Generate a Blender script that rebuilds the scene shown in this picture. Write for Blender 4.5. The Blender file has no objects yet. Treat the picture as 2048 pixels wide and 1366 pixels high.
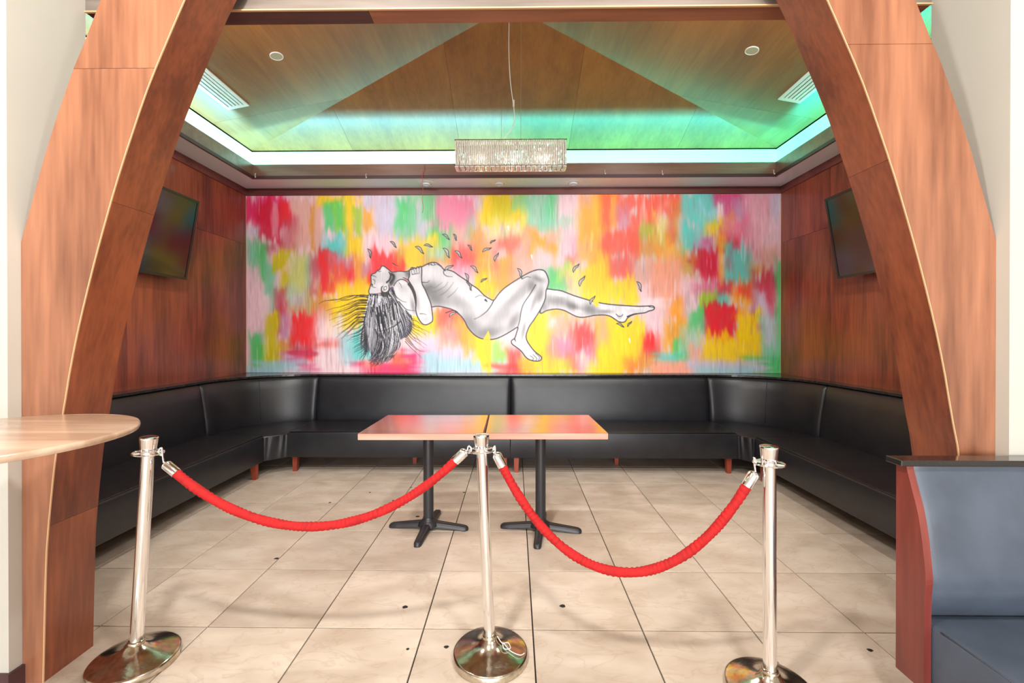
import bpy, bmesh, math, random
import numpy as np
from mathutils import Vector, Matrix
random.seed(7)
S = bpy.context.scene
COL = S.collection
R = math.radians

# ------------------------------------------------------------------ camera
cd = bpy.data.cameras.new('camera'); cam = bpy.data.objects.new('camera', cd); COL.objects.link(cam)
cam.location = (0, 0, 1.38)
cam.rotation_euler = (R(90) - 0.0035, 0, 0.0132)
cd.sensor_width = 36; cd.lens = 887.3 * 36 / 2048
cd.shift_x = 7 / 2048; cd.shift_y = -12.7 / 2048
cd.clip_start = .05
S.camera = cam

# ------------------------------------------------------------------ world, lights, exposure
S.view_settings.view_transform = 'Standard'; S.view_settings.look = 'None'
S.view_settings.gamma = 1; S.view_settings.use_curve_mapping = False
S.view_settings.exposure = 0.68
w = bpy.data.worlds.new('daylight'); S.world = w; w.use_nodes = True
bg = w.node_tree.nodes['Background']; bg.inputs[0].default_value = (.97, .98, 1, 1); bg.inputs[1].default_value = 0.55

def light(kind, name, loc, aim, power, col=(1, 1, 1), size=.2, size_y=None, spread=None):
    l = bpy.data.lights.new(name, kind); o = bpy.data.objects.new(name, l); COL.objects.link(o)
    o.location = loc
    d = Vector(aim) - Vector(loc); o.rotation_euler = d.to_track_quat('-Z', 'Y').to_euler()
    l.energy = power; l.color = col
    if kind == 'AREA':
        l.shape = 'RECTANGLE' if size_y else 'DISK'; l.size = size
        if size_y: l.size_y = size_y
        if spread: l.spread = R(spread)
    elif kind in ('POINT', 'SPOT'): l.shadow_soft_size = size
    return o
# the shop-front window far behind the camera, hall downlights, the lamps in the pendant
light('AREA', 'window_daylight', (0.3, -8.9, 1.6), (0.3, 3, 1.5), 640, (.97, .98, 1), 8, 2.8)
light('AREA', 'hall_downlight', (-0.75, 0.45, 3.3), (-0.75, 1.9, 0), 46, (1, .96, .9), .22)
light('AREA', 'hall_downlight', (0.9, 0.3, 3.3), (0.9, 1.7, 0), 26, (1, .96, .9), .25)
for px in (-.28, -.03, .22):
    light('POINT', 'pendant_bulb', (px, 3.59, 2.80), (px, 3.59, 0), .28, (1, .93, .84), .03)
light('AREA', 'pendant_downlight', (-.03, 3.59, 2.69), (-.03, 3.59, 0), 12, (1, .95, .9), .8, .1, 140)
# two unseen fill lamps added behind the cross beam to light the mural evenly
light('AREA', 'mural_fill_light', (-1.75, 2.2, 3.22), (-2.15, 5.2, 1.6), 25, (1, .97, .93), .16, .16)
light('AREA', 'mural_fill_light', (1.65, 2.2, 3.22), (2.05, 5.2, 1.6), 25, (1, .97, .93), .16, .16)
# LED tape lying in the cove troughs
light('AREA', 'cove_led', (-1.48, 4.935, 3.115), (-1.48, 5.03, 4), 22, (.24, 1, 1.25), 2.9, .03)
light('AREA', 'cove_led', (1.42, 4.935, 3.115), (1.42, 5.03, 4), 21, (.05, 1, .95), 2.9, .03)
light('AREA', 'cove_led', (-2.95, 3.5, 3.115), (-3.04, 3.5, 4), 18, (.32, 1, 1.3), 2.7, .03)
light('AREA', 'cove_led', (2.91, 3.5, 3.115), (3.0, 3.5, 4), 17, (.02, 1, .95), 2.7, .03)

# ------------------------------------------------------------------ materials
def lin(c):
    return tuple(((x / 255) / 12.92 if x / 255 <= .04045 else ((x / 255 + .055) / 1.055) ** 2.4) for x in c[:3]) + (1,)
MATS = {}
def mat(name, col, rough=.5, metal=0, coat=0, spec=.5, bump=0, bscale=60, var=0, vscale=8, alpha=None, trans=0, sheen=0):
    if name in MATS: return MATS[name]
    m = bpy.data.materials.new(name); m.use_nodes = True; nt = m.node_tree; b = nt.nodes['Principled BSDF']
    b.inputs['Base Color'].default_value = lin(col); b.inputs['Roughness'].default_value = rough
    b.inputs['Metallic'].default_value = metal; b.inputs['Coat Weight'].default_value = coat
    b.inputs['Specular IOR Level'].default_value = spec
    b.inputs['Transmission Weight'].default_value = trans
    if sheen: b.inputs['Sheen Weight'].default_value = sheen
    tc = nt.nodes.new('ShaderNodeTexCoord')
    if bump:
        n = nt.nodes.new('ShaderNodeTexNoise'); n.inputs['Scale'].default_value = bscale; n.inputs['Detail'].default_value = 4
        bp = nt.nodes.new('ShaderNodeBump'); bp.inputs['Strength'].default_value = bump; bp.inputs['Distance'].default_value = .004
        nt.links.new(tc.outputs['Object'], n.inputs['Vector']); nt.links.new(n.outputs['Fac'], bp.inputs['Height']); nt.links.new(bp.outputs[0], b.inputs['Normal'])
    if var:
        n = nt.nodes.new('ShaderNodeTexNoise'); n.inputs['Scale'].default_value = vscale; n.inputs['Detail'].default_value = 5
        r = nt.nodes.new('ShaderNodeValToRGB'); c = lin(col)
        r.color_ramp.elements[0].position = .3; r.color_ramp.elements[1].position = .7
        r.color_ramp.elements[0].color = tuple(x * (1 - var) for x in c[:3]) + (1,)
        r.color_ramp.elements[1].color = tuple(min(1, x * (1 + var)) for x in c[:3]) + (1,)
        nt.links.new(tc.outputs['Object'], n.inputs['Vector']); nt.links.new(n.outputs['Fac'], r.inputs[0]); nt.links.new(r.outputs[0], b.inputs['Base Color'])
    MATS[name] = m; return m

def wood(name, dark, light_, rough=.35, coat=.3, axis='z', grain=45, scale=1.6, bump=.15, extra=None):
    """veneer: wide soft figure plus fine pores stretched along one axis"""
    m = bpy.data.materials.new(name); m.use_nodes = True; nt = m.node_tree; L = nt.links.new; b = nt.nodes['Principled BSDF']
    b.inputs['Roughness'].default_value = rough; b.inputs['Coat Weight'].default_value = coat; b.inputs['Coat Roughness'].default_value = .22
    g = nt.nodes.new('ShaderNodeTexCoord')
    oi = nt.nodes.new('ShaderNodeObjectInfo')
    def mp(s):
        k = nt.nodes.new('ShaderNodeMapping'); i = 'xyz'.index(axis)
        sc = [s, s, s]; sc[i] = s * .07 if s > 20 else s * .16
        k.inputs['Scale'].default_value = sc; L(g.outputs['Object'], k.inputs[0]); 
        a = nt.nodes.new('ShaderNodeVectorMath'); a.operation = 'ADD'; L(k.outputs[0], a.inputs[0])
        q = nt.nodes.new('ShaderNodeMath'); q.operation = 'MULTIPLY'; q.inputs[1].default_value = 37; L(oi.outputs['Random'], q.inputs[0]); L(q.outputs[0], a.inputs[1])
        return a.outputs[0]
    n1 = nt.nodes.new('ShaderNodeTexNoise'); n1.inputs['Scale'].default_value = 1; n1.inputs['Detail'].default_value = 3; L(mp(scale * 3), n1.inputs['Vector'])
    n2 = nt.nodes.new('ShaderNodeTexNoise'); n2.inputs['Scale'].default_value = 1; n2.inputs['Detail'].default_value = 6; L(mp(grain), n2.inputs['Vector'])
    n3 = nt.nodes.new('ShaderNodeTexNoise'); n3.inputs['Scale'].default_value = 1; n3.inputs['Detail'].default_value = 2; L(mp(14), n3.inputs['Vector'])
    a = nt.nodes.new('ShaderNodeMath'); a.operation = 'MULTIPLY_ADD'; a.inputs[1].default_value = .55
    L(n2.outputs['Fac'], a.inputs[0]); L(n1.outputs['Fac'], a.inputs[2])
    a2 = nt.nodes.new('ShaderNodeMath'); a2.operation = 'MULTIPLY_ADD'; a2.inputs[1].default_value = .45
    L(n3.outputs['Fac'], a2.inputs[0]); L(a.outputs[0], a2.inputs[2])
    r = nt.nodes.new('ShaderNodeValToRGB'); r.color_ramp.elements[0].position = .78; r.color_ramp.elements[1].position = 1.22
    sc = nt.nodes.new('ShaderNodeMath'); sc.operation = 'MULTIPLY'; sc.inputs[1].default_value = 1
    r.color_ramp.elements[0].position = .38; r.color_ramp.elements[1].position = .62
    dv = nt.nodes.new('ShaderNodeMath'); dv.operation = 'DIVIDE'; dv.inputs[1].default_value = 2.0
    L(a2.outputs[0], dv.inputs[0]); L(dv.outputs[0], r.inputs[0])
    r.color_ramp.elements[0].color = lin(dark); r.color_ramp.elements[1].color = lin(light_)
    L(r.outputs[0], b.inputs['Base Color'])
    bp = nt.nodes.new('ShaderNodeBump'); bp.inputs['Strength'].default_value = bump; bp.inputs['Distance'].default_value = .002
    L(n2.outputs['Fac'], bp.inputs['Height']); L(bp.outputs[0], b.inputs['Normal'])
    MATS[name] = m; return m

M_arch = wood('arch_veneer_lit', (120, 74, 52), (172, 115, 85), .30, .5)  # frontal light and its pink sheen put into this lighter copy of the wood
M_archi = wood('arch_veneer_shaded', (100, 48, 32), (150, 80, 50), .36, .35, grain=60)  # same wood darkened to stand for the shade on the inner faces
M_edge = mat('pale_edging', (214, 172, 130), .4)
M_wall = wood('wall_veneer', (92, 38, 26), (160, 78, 50), .38, .35, scale=1.2)
M_frieze = wood('frieze_wood', (88, 42, 40), (120, 62, 56), .4, .2, axis='x')
M_ceil = wood('ceiling_veneer', (122, 74, 32), (154, 100, 48), .42, .15, axis='y', scale=.9, bump=.08)
M_fascia = wood('fascia_wood', (104, 74, 62), (132, 98, 82), .35, .3, axis='x')
M_lip = mat('lip_paint', (62, 34, 38), .5)
M_beamf = wood('beam_face', (95, 84, 76), (135, 124, 114), .4, .2, axis='x')  # grey cast of the lighting on this face is put into the wood colour
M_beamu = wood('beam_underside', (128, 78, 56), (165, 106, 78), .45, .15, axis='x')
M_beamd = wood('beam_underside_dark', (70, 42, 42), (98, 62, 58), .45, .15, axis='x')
M_table = wood('table_laminate', (132, 60, 30), (178, 90, 46), .15, 1, axis='x', grain=50, bump=.03)
M_tedge = wood('table_edging', (190, 130, 110), (220, 165, 145), .4, .1, axis='x')
M_round = wood('round_table_laminate', (172, 140, 116), (212, 184, 160), .22, .4, axis='x', grain=30, scale=3, bump=.03)
M_booth = wood('booth_mahogany', (105, 42, 36), (140, 62, 52), .32, .4)
M_leg = wood('leg_mahogany', (120, 48, 34), (160, 70, 48), .4, .2)
M_cream = mat('cream_paint', (196, 192, 182), .55, var=.03, vscale=2)
M_white = mat('white_paint', (228, 242, 255), .5)
M_ltrim = mat('white_metal', (235, 235, 235), .35)
M_cove = mat('cove_paint', (235, 235, 205), .6)
M_dark = mat('dark_gap', (18, 14, 12), .8)
M_base = mat('baseboard_purple', (84, 56, 58), .45, var=.2, vscale=20)
M_leather = mat('black_leather', (29, 30, 35), .36, bump=.12, bscale=220, var=.25, vscale=7, spec=.55)
M_piping = mat('leather_seam', (22, 20, 20), .45)
M_bleather = mat('booth_leather', (74, 83, 97), .42, bump=.1, bscale=240, var=.18, vscale=6, spec=.6)  # blue-grey tint stands in for the sky reflected in the leather
M_granite = mat('black_granite', (38, 36, 36), .14, bump=.0, var=.6, vscale=160, coat=.5)
M_ledge = mat('black_ledge', (44, 42, 42), .22, var=.5, vscale=30, coat=.3)
M_chrome = mat('polished_chrome', (248, 248, 250), .10, metal=1, bump=.02, bscale=30)
M_chromeb = mat('worn_chrome', (205, 196, 180), .16, metal=1, bump=.10, bscale=70, var=.25, vscale=40)
M_velvet = mat('red_velvet', (172, 8, 10), .8, bump=.35, bscale=120, var=.2, vscale=30)
M_iron = mat('black_iron', (40, 40, 44), .38, bump=.08, bscale=150)
M_tvframe = mat('tv_frame', (24, 28, 28), .25)
M_tvscreen = mat('tv_screen', (16, 20, 24), .12, spec=.8)
M_crystal = mat('crystal', (206, 198, 186), .15, trans=.2, coat=.6, spec=.9)
M_prism = mat('prism_white', (228, 220, 210), .18, coat=.5, var=.15, vscale=60)
M_cable = mat('white_cable', (225, 225, 220), .5)
M_redwire = mat('red_wire', (200, 50, 50), .5)
M_gum = mat('gum_black', (28, 24, 22), .7)
M_grille = mat('speaker_grille', (170, 160, 135), .6)
M_grout = mat('grout_dark', (34, 29, 26), .8)

def tile_material():
    m = bpy.data.materials.new('marble_tile'); m.use_nodes = True; nt = m.node_tree; L = nt.links.new; b = nt.nodes['Principled BSDF']
    b.inputs['Roughness'].default_value = .34; b.inputs['Specular IOR Level'].default_value = .45
    g = nt.nodes.new('ShaderNodeTexCoord'); oi = nt.nodes.new('ShaderNodeObjectInfo')
    q = nt.nodes.new('ShaderNodeMath'); q.operation = 'MULTIPLY'; q.inputs[1].default_value = 50; L(oi.outputs['Random'], q.inputs[0])
    a = nt.nodes.new('ShaderNodeVectorMath'); a.operation = 'ADD'; L(g.outputs['Object'], a.inputs[0]); L(q.outputs[0], a.inputs[1])
    def noise(s, d, dist=0, stretch=None):
        n = nt.nodes.new('ShaderNodeTexNoise'); n.inputs['Scale'].default_value = s; n.inputs['Detail'].default_value = d; n.inputs['Distortion'].default_value = dist
        if stretch:
            k = nt.nodes.new('ShaderNodeMapping'); k.inputs['Scale'].default_value = stretch; k.inputs['Rotation'].default_value = (0, 0, .5); L(a.outputs[0], k.inputs[0]); L(k.outputs[0], n.inputs[0])
        else: L(a.outputs[0], n.inputs[0])
        return n.outputs['Fac']
    r = nt.nodes.new('ShaderNodeValToRGB'); r.color_ramp.elements[0].position = .32; r.color_ramp.elements[1].position = .68
    r.color_ramp.elements[0].color = lin((190, 172, 155)); r.color_ramp.elements[1].color = lin((214, 200, 185))
    L(noise(3.2, 6, .4, (1, 1.8, 1)), r.inputs[0])
    v = nt.nodes.new('ShaderNodeValToRGB'); e = v.color_ramp.elements
    e[0].position = .475; e[0].color = (0, 0, 0, 1); e[1].position = .5; e[1].color = (1, 1, 1, 1)
    x = e.new(.525); x.color = (0, 0, 0, 1)
    L(noise(4.5, 10, .7, (1, 2.2, 1)), v.inputs[0])
    k2 = nt.nodes.new('ShaderNodeMath'); k2.operation = 'MULTIPLY'; k2.inputs[1].default_value = .22; L(v.outputs[0], k2.inputs[0])
    mx = nt.nodes.new('ShaderNodeMix'); mx.data_type = 'RGBA'; L(k2.outputs[0], mx.inputs[0]); L(r.outputs[0], mx.inputs[6]); mx.inputs[7].default_value = lin((160, 128, 100))
    mu = nt.nodes.new('ShaderNodeMix'); mu.data_type = 'RGBA'; mu.blend_type = 'MULTIPLY'; mu.inputs[0].default_value = 1
    rr = nt.nodes.new('ShaderNodeMapRange'); rr.inputs[3].default_value = .9; rr.inputs[4].default_value = 1.04; L(oi.outputs['Random'], rr.inputs[0])
    L(mx.outputs[2], mu.inputs[6]); L(rr.outputs[0], mu.inputs[7]); L(mu.outputs[2], b.inputs['Base Color'])
    bp = nt.nodes.new('ShaderNodeBump'); bp.inputs['Strength'].default_value = .12; bp.inputs['Distance'].default_value = .003
    L(noise(30, 5, 1), bp.inputs['Height']); L(bp.outputs[0], b.inputs['Normal'])
    return m
M_tile = tile_material()

# ------------------------------------------------------------------ mesh helpers
WL = {}
def tag(o, label=None, cat=None, group=None, kind=None):
    if label: o['label'] = label
    if cat: o['category'] = cat
    if group: o['group'] = group
    if kind: o['kind'] = kind
    return o
def thing(name, loc, label, cat, group=None):
    o = bpy.data.objects.new(name, None); COL.objects.link(o); o.location = loc; o.empty_display_size = .1
    WL[o.name] = Vector(loc); return tag(o, label, cat, group)
class MB:
    def __init__(s): s.v = []; s.f = []
    def add(s, vs, fs):
        n = len(s.v); s.v += [tuple(map(float, p)) for p in vs]; s.f += [tuple(i + n for i in f) for f in fs]; return s
    def box(s, x0, x1, y0, y1, z0, z1):
        return s.add([(x0, y0, z0), (x1, y0, z0), (x1, y1, z0), (x0, y1, z0), (x0, y0, z1), (x1, y0, z1), (x1, y1, z1), (x0, y1, z1)],
                     [(0, 3, 2, 1), (4, 5, 6, 7), (0, 1, 5, 4), (1, 2, 6, 5), (2, 3, 7, 6), (3, 0, 4, 7)])
    def rbox(s, x0, x1, y0, y1, z0, z1, r=.005, seg=2):
        bm = bmesh.new(); bmesh.ops.create_cube(bm, size=1)
        for v in bm.verts: v.co = Vector(((x0 + x1) / 2 + v.co.x * (x1 - x0), (y0 + y1) / 2 + v.co.y * (y1 - y0), (z0 + z1) / 2 + v.co.z * (z1 - z0)))
        bmesh.ops.bevel(bm, geom=bm.edges[:], offset=r, segments=seg, affect='EDGES', profile=.5)
        bm.verts.index_update()
        s.add([v.co[:] for v in bm.verts], [[v.index for v in f.verts] for f in bm.faces]); bm.free(); return s
    def prism(s, poly, axis, a, b):
        """polygon extruded between a and b along axis; poly gives the two other coordinates in order"""
        n = len(poly)
        def P(p, t):
            q = list(p); q.insert(axis, t); return q
        vs = [P(p, a) for p in poly] + [P(p, b) for p in poly]
        fs = [tuple(range(n)), tuple(range(2 * n - 1, n - 1, -1))] + [(i, n + i, n + (i + 1) % n, (i + 1) % n) for i in range(n)]
        return s.add(vs, fs)
    def lathe(s, prof, c=(0, 0, 0), n=32, ax='z', closed=False):
        vs = []; fs = []; m = len(prof)
        for (r, z) in prof:
            for k in range(n):
                t = 2 * math.pi * k / n
                p = (r * math.cos(t), r * math.sin(t), z)
                vs.append((c[0] + p[0], c[1] + p[1], c[2] + p[2]))
        for i in range(m - 1 + (1 if closed else 0)):
            for k in range(n):
                a = i * n + k; b = i * n + (k + 1) % n; j = (i + 1) % m
                fs.append((a, b, j * n + (k + 1) % n, j * n + k))
        if not closed:
            fs.append(tuple(range(n))[::-1]); fs.append(tuple(range((m - 1) * n, m * n)))
        return s.add(vs, fs)
    def tube(s, pts, r, n=10, caps=True, ripple=None, close=False):
        pts = [Vector(p) for p in pts]; m = len(pts); vs = []; fs = []
        up = Vector((0, 0, 1)); ln = 0
        prev = None
        for i, p in enumerate(pts):
            if close: t = (pts[(i + 1) % m] - pts[i - 1]).normalized()
            else: t = (pts[min(i + 1, m - 1)] - pts[max(i - 1, 0)]).normalized()
            if prev is None:
                u = t.orthogonal().normalized()
            else:
                u = (prev - t * prev.dot(t)).normalized()
            prev = u; v = t.cross(u)
            if i: ln += (p - pts[i - 1]).length
            rr = r[i] if isinstance(r, (list, tuple)) else r
            for k in range(n):
                a = 2 * math.pi * k / n
                q = rr * (ripple(a, ln) if ripple else 1)
                vs.append(p + (u * math.cos(a) + v * math.sin(a)) * q)
        for i in range(m if close else m - 1):
            for k in range(n):
                j = (i + 1) % m
                fs.append((i * n + k, i * n + (k + 1) % n, j * n + (k + 1) % n, j * n + k))
        if caps and not close: fs.append(tuple(range(n))[::-1]); fs.append(tuple(range((m - 1) * n, m * n)))
        return s.add(vs, fs)
    def grid(s, rows, flip=False):
        n = len(rows[0]); vs = [p for r in rows for p in r]; fs = []
        for i in range(len(rows) - 1):
            for j in range(n - 1):
                q = (i * n + j, i * n + j + 1, (i + 1) * n + j + 1, (i + 1) * n + j)
                fs.append(q[::-1] if flip else q)
        return s.add(vs, fs)
    def build(s, name, m, parent=None, smooth=False, auto=None):
        me = bpy.data.meshes.new(name)
        off = WL.get(parent.name, Vector()) if parent else Vector()
        vs = [(p[0] - off[0], p[1] - off[1], p[2] - off[2]) for p in s.v] if off.length else s.v
        me.from_pydata(vs, [], s.f); me.update()
        bm = bmesh.new(); bm.from_mesh(me); bmesh.ops.recalc_face_normals(bm, faces=bm.faces[:]); bm.to_mesh(me); bm.free()
        me.materials.append(m)
        if smooth:
            me.polygons.foreach_set('use_smooth', [True] * len(me.polygons))
            if auto: me.set_sharp_from_angle(angle=R(auto))
        o = bpy.data.objects.new(name, me); COL.objects.link(o)
        if parent: o.parent = parent
        WL[o.name] = off.copy()
        return o
def struct(name, mb, m, parent=None, smooth=False):
    o = mb.build(name, m, parent, smooth)
    if not parent: o['kind'] = 'structure'
    return o
def catmull(P, n=8, closed=False):
    P = [np.array(p, float) for p in P]; out = []; m = len(P)
    for i in range(m if closed else m - 1):
        if closed: p0, p1, p2, p3 = P[i - 1], P[i], P[(i + 1) % m], P[(i + 2) % m]
        else: p0, p1, p2, p3 = P[max(i - 1, 0)], P[i], P[i + 1], P[min(i + 2, m - 1)]
        for k in range(n):
            t = k / n
            out.append(.5 * ((2 * p1) + (-p0 + p2) * t + (2 * p0 - 5 * p1 + 4 * p2 - p3) * t * t + (-p0 + 3 * p1 - 3 * p2 + p3) * t ** 3))
    if not closed: out.append(P[-1])
    return np.array(out)

# ------------------------------------------------------------------ room dimensions
XL, XR, YB = -3.17, 3.10, 5.20            # alcove side walls and back wall
ZS = 3.085                                 # soffit
YP = 1.991                                 # back of the piers, front of the alcove
CX = -.05                                  # arch axis
# floor: slab plus single tiles
T = .51; TX0 = .086; TY0 = 2.064
floor = struct('floor', MB().box(-4.6, 4.6, -9.2, 5.4, -.08, -.012), M_grout)
struct('floor_hall', MB().box(-4.6, 4.6, -9.2, TY0 - 5 * T, -.012, 0), mat('hall_tile', (206, 190, 172), .35, var=.08, vscale=4))
tcache = {}
def tile(x0, x1, y0, y1):
    g = .003; wx, wy = round(x1 - x0 - 2 * g, 4), round(y1 - y0 - 2 * g, 4)
    if wx < .02 or wy < .02: return
    k = (wx, wy)
    if k not in tcache:
        b = .001; a = wx / 2; c = wy / 2
        mb = MB().add([(-a, -c, -.012), (a, -c, -.012), (a, c, -.012), (-a, c, -.012), (-a, -c, -.0015), (a, -c, -.0015), (a, c, -.0015), (-a, c, -.0015),
                       (-a + b, -c + b, 0), (a - b, -c + b, 0), (a - b, c - b, 0), (-a + b, c - b, 0)],
                      [(0, 1, 5, 4), (1, 2, 6, 5), (2, 3, 7, 6), (3, 0, 4, 7), (4, 5, 9, 8), (5, 6, 10, 9), (6, 7, 11, 10), (7, 4, 8, 11), (8, 9, 10, 11)])
        me = bpy.data.meshes.new('tile'); me.from_pydata(mb.v, [], mb.f); me.materials.append(M_tile); tcache[k] = me
    o = bpy.data.objects.new('tile', tcache[k]); COL.objects.link(o); o.parent = floor
    o.location = ((x0 + x1) / 2, (y0 + y1) / 2, 0)
for j in range(-5, 7):
    for i in range(-8, 8):
        x0, x1, y0, y1 = TX0 + i * T, TX0 + (i + 1) * T, TY0 + j * T, TY0 + (j + 1) * T
        if y0 > 1.6: x0, x1 = max(x0, XL), min(x1, XR)
        tile(x0, x1, y0, min(y1, YB))

# walls: backing slab and veneer panels with open joints
def panel_wall(name, x, sgn):
    w_ = struct(name, MB().box(min(x, x + sgn * .12), max(x, x + sgn * .12), YP - .01, YB + .1, 0, 3.55), M_dark)
    ys = [YP, 2.77, 3.58, 4.388, YB]; zs = [0, 2.43, ZS - .0]
    for a, b in zip(ys[:-1], ys[1:]):
        for c, d in zip(zs[:-1], zs[1:]):
            g = .0012
            MB().box(min(x, x - sgn * .006), max(x, x - sgn * .006), a + g, b - g, c + g, d - g).build('wall_panel', M_wall, w_)
    return w_
wl = panel_wall('wall_left', XL, -1); wr = panel_wall('wall_right', XR, 1)
wb = struct('wall_back', MB().box(XL - .1, XR + .1, YB, YB + .12, 0, 3.55), M_wall)
# wood frieze round the top of the walls
ft = .02
struct('trim_1', MB().box(XL, XR, YB - ft, YB, 3.005, ZS), M_frieze)
struct('trim_2', MB().box(XL + .006, XL + ft, YP, YB - ft, 3.005, ZS), M_frieze)
struct('trim_3', MB().box(XR - ft, XR - .006, YP, YB - ft, 3.005, ZS), M_frieze)
# white soffit ring, fascia, cove
XI0, XI1, YI = -2.875, 2.832, 4.85
struct('ceiling_soffit_back', MB().box(XL, XR, YI, YB, ZS, ZS + .02), M_white)
struct('ceiling_soffit_left', MB().box(XL, XI0, YP, YI, ZS, ZS + .02), M_white)
struct('ceiling_soffit_right', MB().box(XI1, XR, YP, YI, ZS, ZS + .02), M_white)
fh = 3.237
struct('trim_4', MB().box(XI0 - .016, XI1 + .016, YI - .006, YI + .012, ZS - .004, fh), M_fascia)
struct('trim_5', MB().box(XI0 - .012, XI0 + .006, YP, YI - .006, ZS - .004, fh), M_fascia)
struct('trim_6', MB().box(XI1 - .006, XI1 + .012, YP, YI - .006, ZS - .004, fh), M_fascia)
for _n, _b in zip((12, 13, 14), ((XI0 + .005, XI1 - .005, YI - .012, YI - .005), (XI0 + .005, XI0 + .012, YP, YI - .005), (XI1 - .012, XI1 - .005, YP, YI - .005))):
    struct('trim_%d' % _n, MB().box(*_b, ZS - .006, ZS + .026), M_lip)
EX0, EX1, EY, EZ = -3.035, 2.985, 5.10, 3.492
struct('wall_cove_back', MB().box(EX0, EX1, EY, EY + .03, ZS + .02, EZ - .012), M_cove)
struct('wall_cove_left', MB().box(EX0 - .03, EX0, YP, EY + .03, ZS + .02, EZ - .012), M_cove)
struct('wall_cove_right', MB().box(EX1, EX1 + .03, YP, EY + .03, ZS + .02, EZ - .012), M_cove)
# hipped timber ceiling: four slopes to one apex, each slope in veneer sheets
AP = np.array((-.035, 3.59, 4.03)); YF = 2.08
cor = {'bl': (EX0 + .006, EY - .006, EZ), 'br': (EX1 - .006, EY - .006, EZ), 'fl': (EX0 + .006, YF, EZ), 'fr': (EX1 - .006, YF, EZ)}
ceil = struct('ceiling', MB().box(EX0 - .05, EX1 + .05, YF - .05, EY + .1, 4.10, 4.14), M_dark)
def clip(poly, axis, lo, hi):
    for s, v in ((1, lo), (-1, hi)):
        out = []
        for i in range(len(poly)):
            a, b = poly[i - 1], poly[i]; da, db = s * (a[axis] - v), s * (b[axis] - v)
            if (da >= 0) != (db >= 0): out.append(a + (b - a) * (da / (da - db)))
            if db >= 0: out.append(b)
        poly = out
        if not poly: return poly
    return poly
def slope(a, b, axis, cuts):
    tri = [np.array(a, float), np.array(b, float), AP.copy()]
    for lo, hi in zip(cuts[:-1], cuts[1:]):
        p = clip(tri, axis, lo + .001, hi - .001)
        if len(p) < 3: continue
        n = len(p); vs = [tuple(q) for q in p] + [(q[0], q[1], q[2] + .018) for q in p]
        MB().add(vs, [tuple(range(n)), tuple(range(2 * n - 1, n - 1, -1))] + [(i, n + i, n + (i + 1) % n, (i + 1) % n) for i in range(n)]).build('ceiling_panel', M_ceil, ceil)
slope(cor['bl'], cor['br'], 0, [-4, -1.86, -.62, .62, 1.86, 4])
slope(cor['fl'], cor['fr'], 0, [-4, -1.86, -.62, .62, 1.86, 4])
slope(cor['bl'], cor['fl'], 1, [0, 3.2, 4.42, 6])
slope(cor['br'], cor['fr'], 1, [0, 3.2, 4.42, 6])
# lid over the cove so that no daylight leaks in
struct('ceiling_lid', MB().box(-4.6, 4.6, YP - .02, YB + .12, 4.14, 4.18).box(XL - .12, XR + .12, EY + .03, YB + .12, 3.55, 4.14).box(XL - .14, EX0 - .03, YP, YB, 3.55, 4.14).box(EX1 + .03, XR + .14, YP, YB, 3.55, 4.14), M_dark)
# piers either side and header over the beam
for nm, x0, x1, sg in (('wall_pier_left', -4.6, -1.944, 1), ('wall_pier_right', 1.843, 4.6, -1)):
    p = struct(nm, MB().box(x0, x1, 1.676, YP, 0, 3.6), M_cream)
    xe = x1 if sg > 0 else x0
    if sg > 0: MB().box(x0, x1 + .012, 1.664, 1.782, 0, .075).build('baseboard', M_base, p)
    else: MB().box(x0 - .012, x1, 1.664, 1.7, 0, .075).build('baseboard', M_base, p)
struct('wall_header', MB().box(-4.6, 4.6, 1.70, 2.08, 3.45, 4.2), M_cream)
# hall behind the camera: side walls and ceiling, the shop front left open
struct('wall_hall_left', MB().box(-4.7, -4.6, -9.2, 1.7, 0, 3.6), M_cream)
struct('wall_hall_right', MB().box(4.6, 4.7, -9.2, 1.7, 0, 3.6), M_cream)
struct('ceiling_hall', MB().box(-4.7, 4.7, -9.2, 1.72, 3.45, 3.55), M_cream)

# ------------------------------------------------------------------ cross beam
bt = thing('cross_beam', (CX, 1.99, 2.837), 'long brown cross beam spanning between the two arches above the opening', 'beam')
MB().box(-1.944, 1.843, 1.99, 2.078, 2.841, 3.45).build('beam_face', M_beamf, bt)
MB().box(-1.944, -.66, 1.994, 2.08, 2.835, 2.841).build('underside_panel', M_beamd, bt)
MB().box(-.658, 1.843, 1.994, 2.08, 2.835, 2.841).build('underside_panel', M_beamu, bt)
MB().box(-1.944, 1.843, 1.984, 1.994, 2.833, 2.839).build('edge_strip', M_edge, bt)

# ------------------------------------------------------------------ arches
inner = [(0, 1.811), (.41, 1.80), (.605, 1.789), (.913, 1.756), (1.063, 1.728), (1.221, 1.702), (1.402, 1.665), (1.618, 1.612), (1.787, 1.566), (1.985, 1.508), (2.173, 1.446), (2.352, 1.383), (2.539, 1.304), (2.685, 1.240), (2.84, 1.165), (3.1, 1.03), (3.46, .82)]
outer = [(0, 1.893), (1.74, 1.893), (1.80, 1.876), (1.933, 1.838), (2.086, 1.795), (2.235, 1.747), (2.421, 1.681), (2.538, 1.630), (2.688, 1.573), (3.0, 1.43), (3.46, 1.20)]
iz = [p[0] for p in inner]; oz = [p[0] for p in outer]
W = lambda z: float(np.interp(z, iz, [p[1] for p in inner])); WO = lambda z: float(np.interp(z, oz, [p[1] for p in outer]))
Y0, Y1 = 1.723, 1.931
isp = catmull([(p[1], p[0]) for p in inner], 4)
W = lambda z: float(np.interp(z, isp[:, 1], isp[:, 0]))
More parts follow.
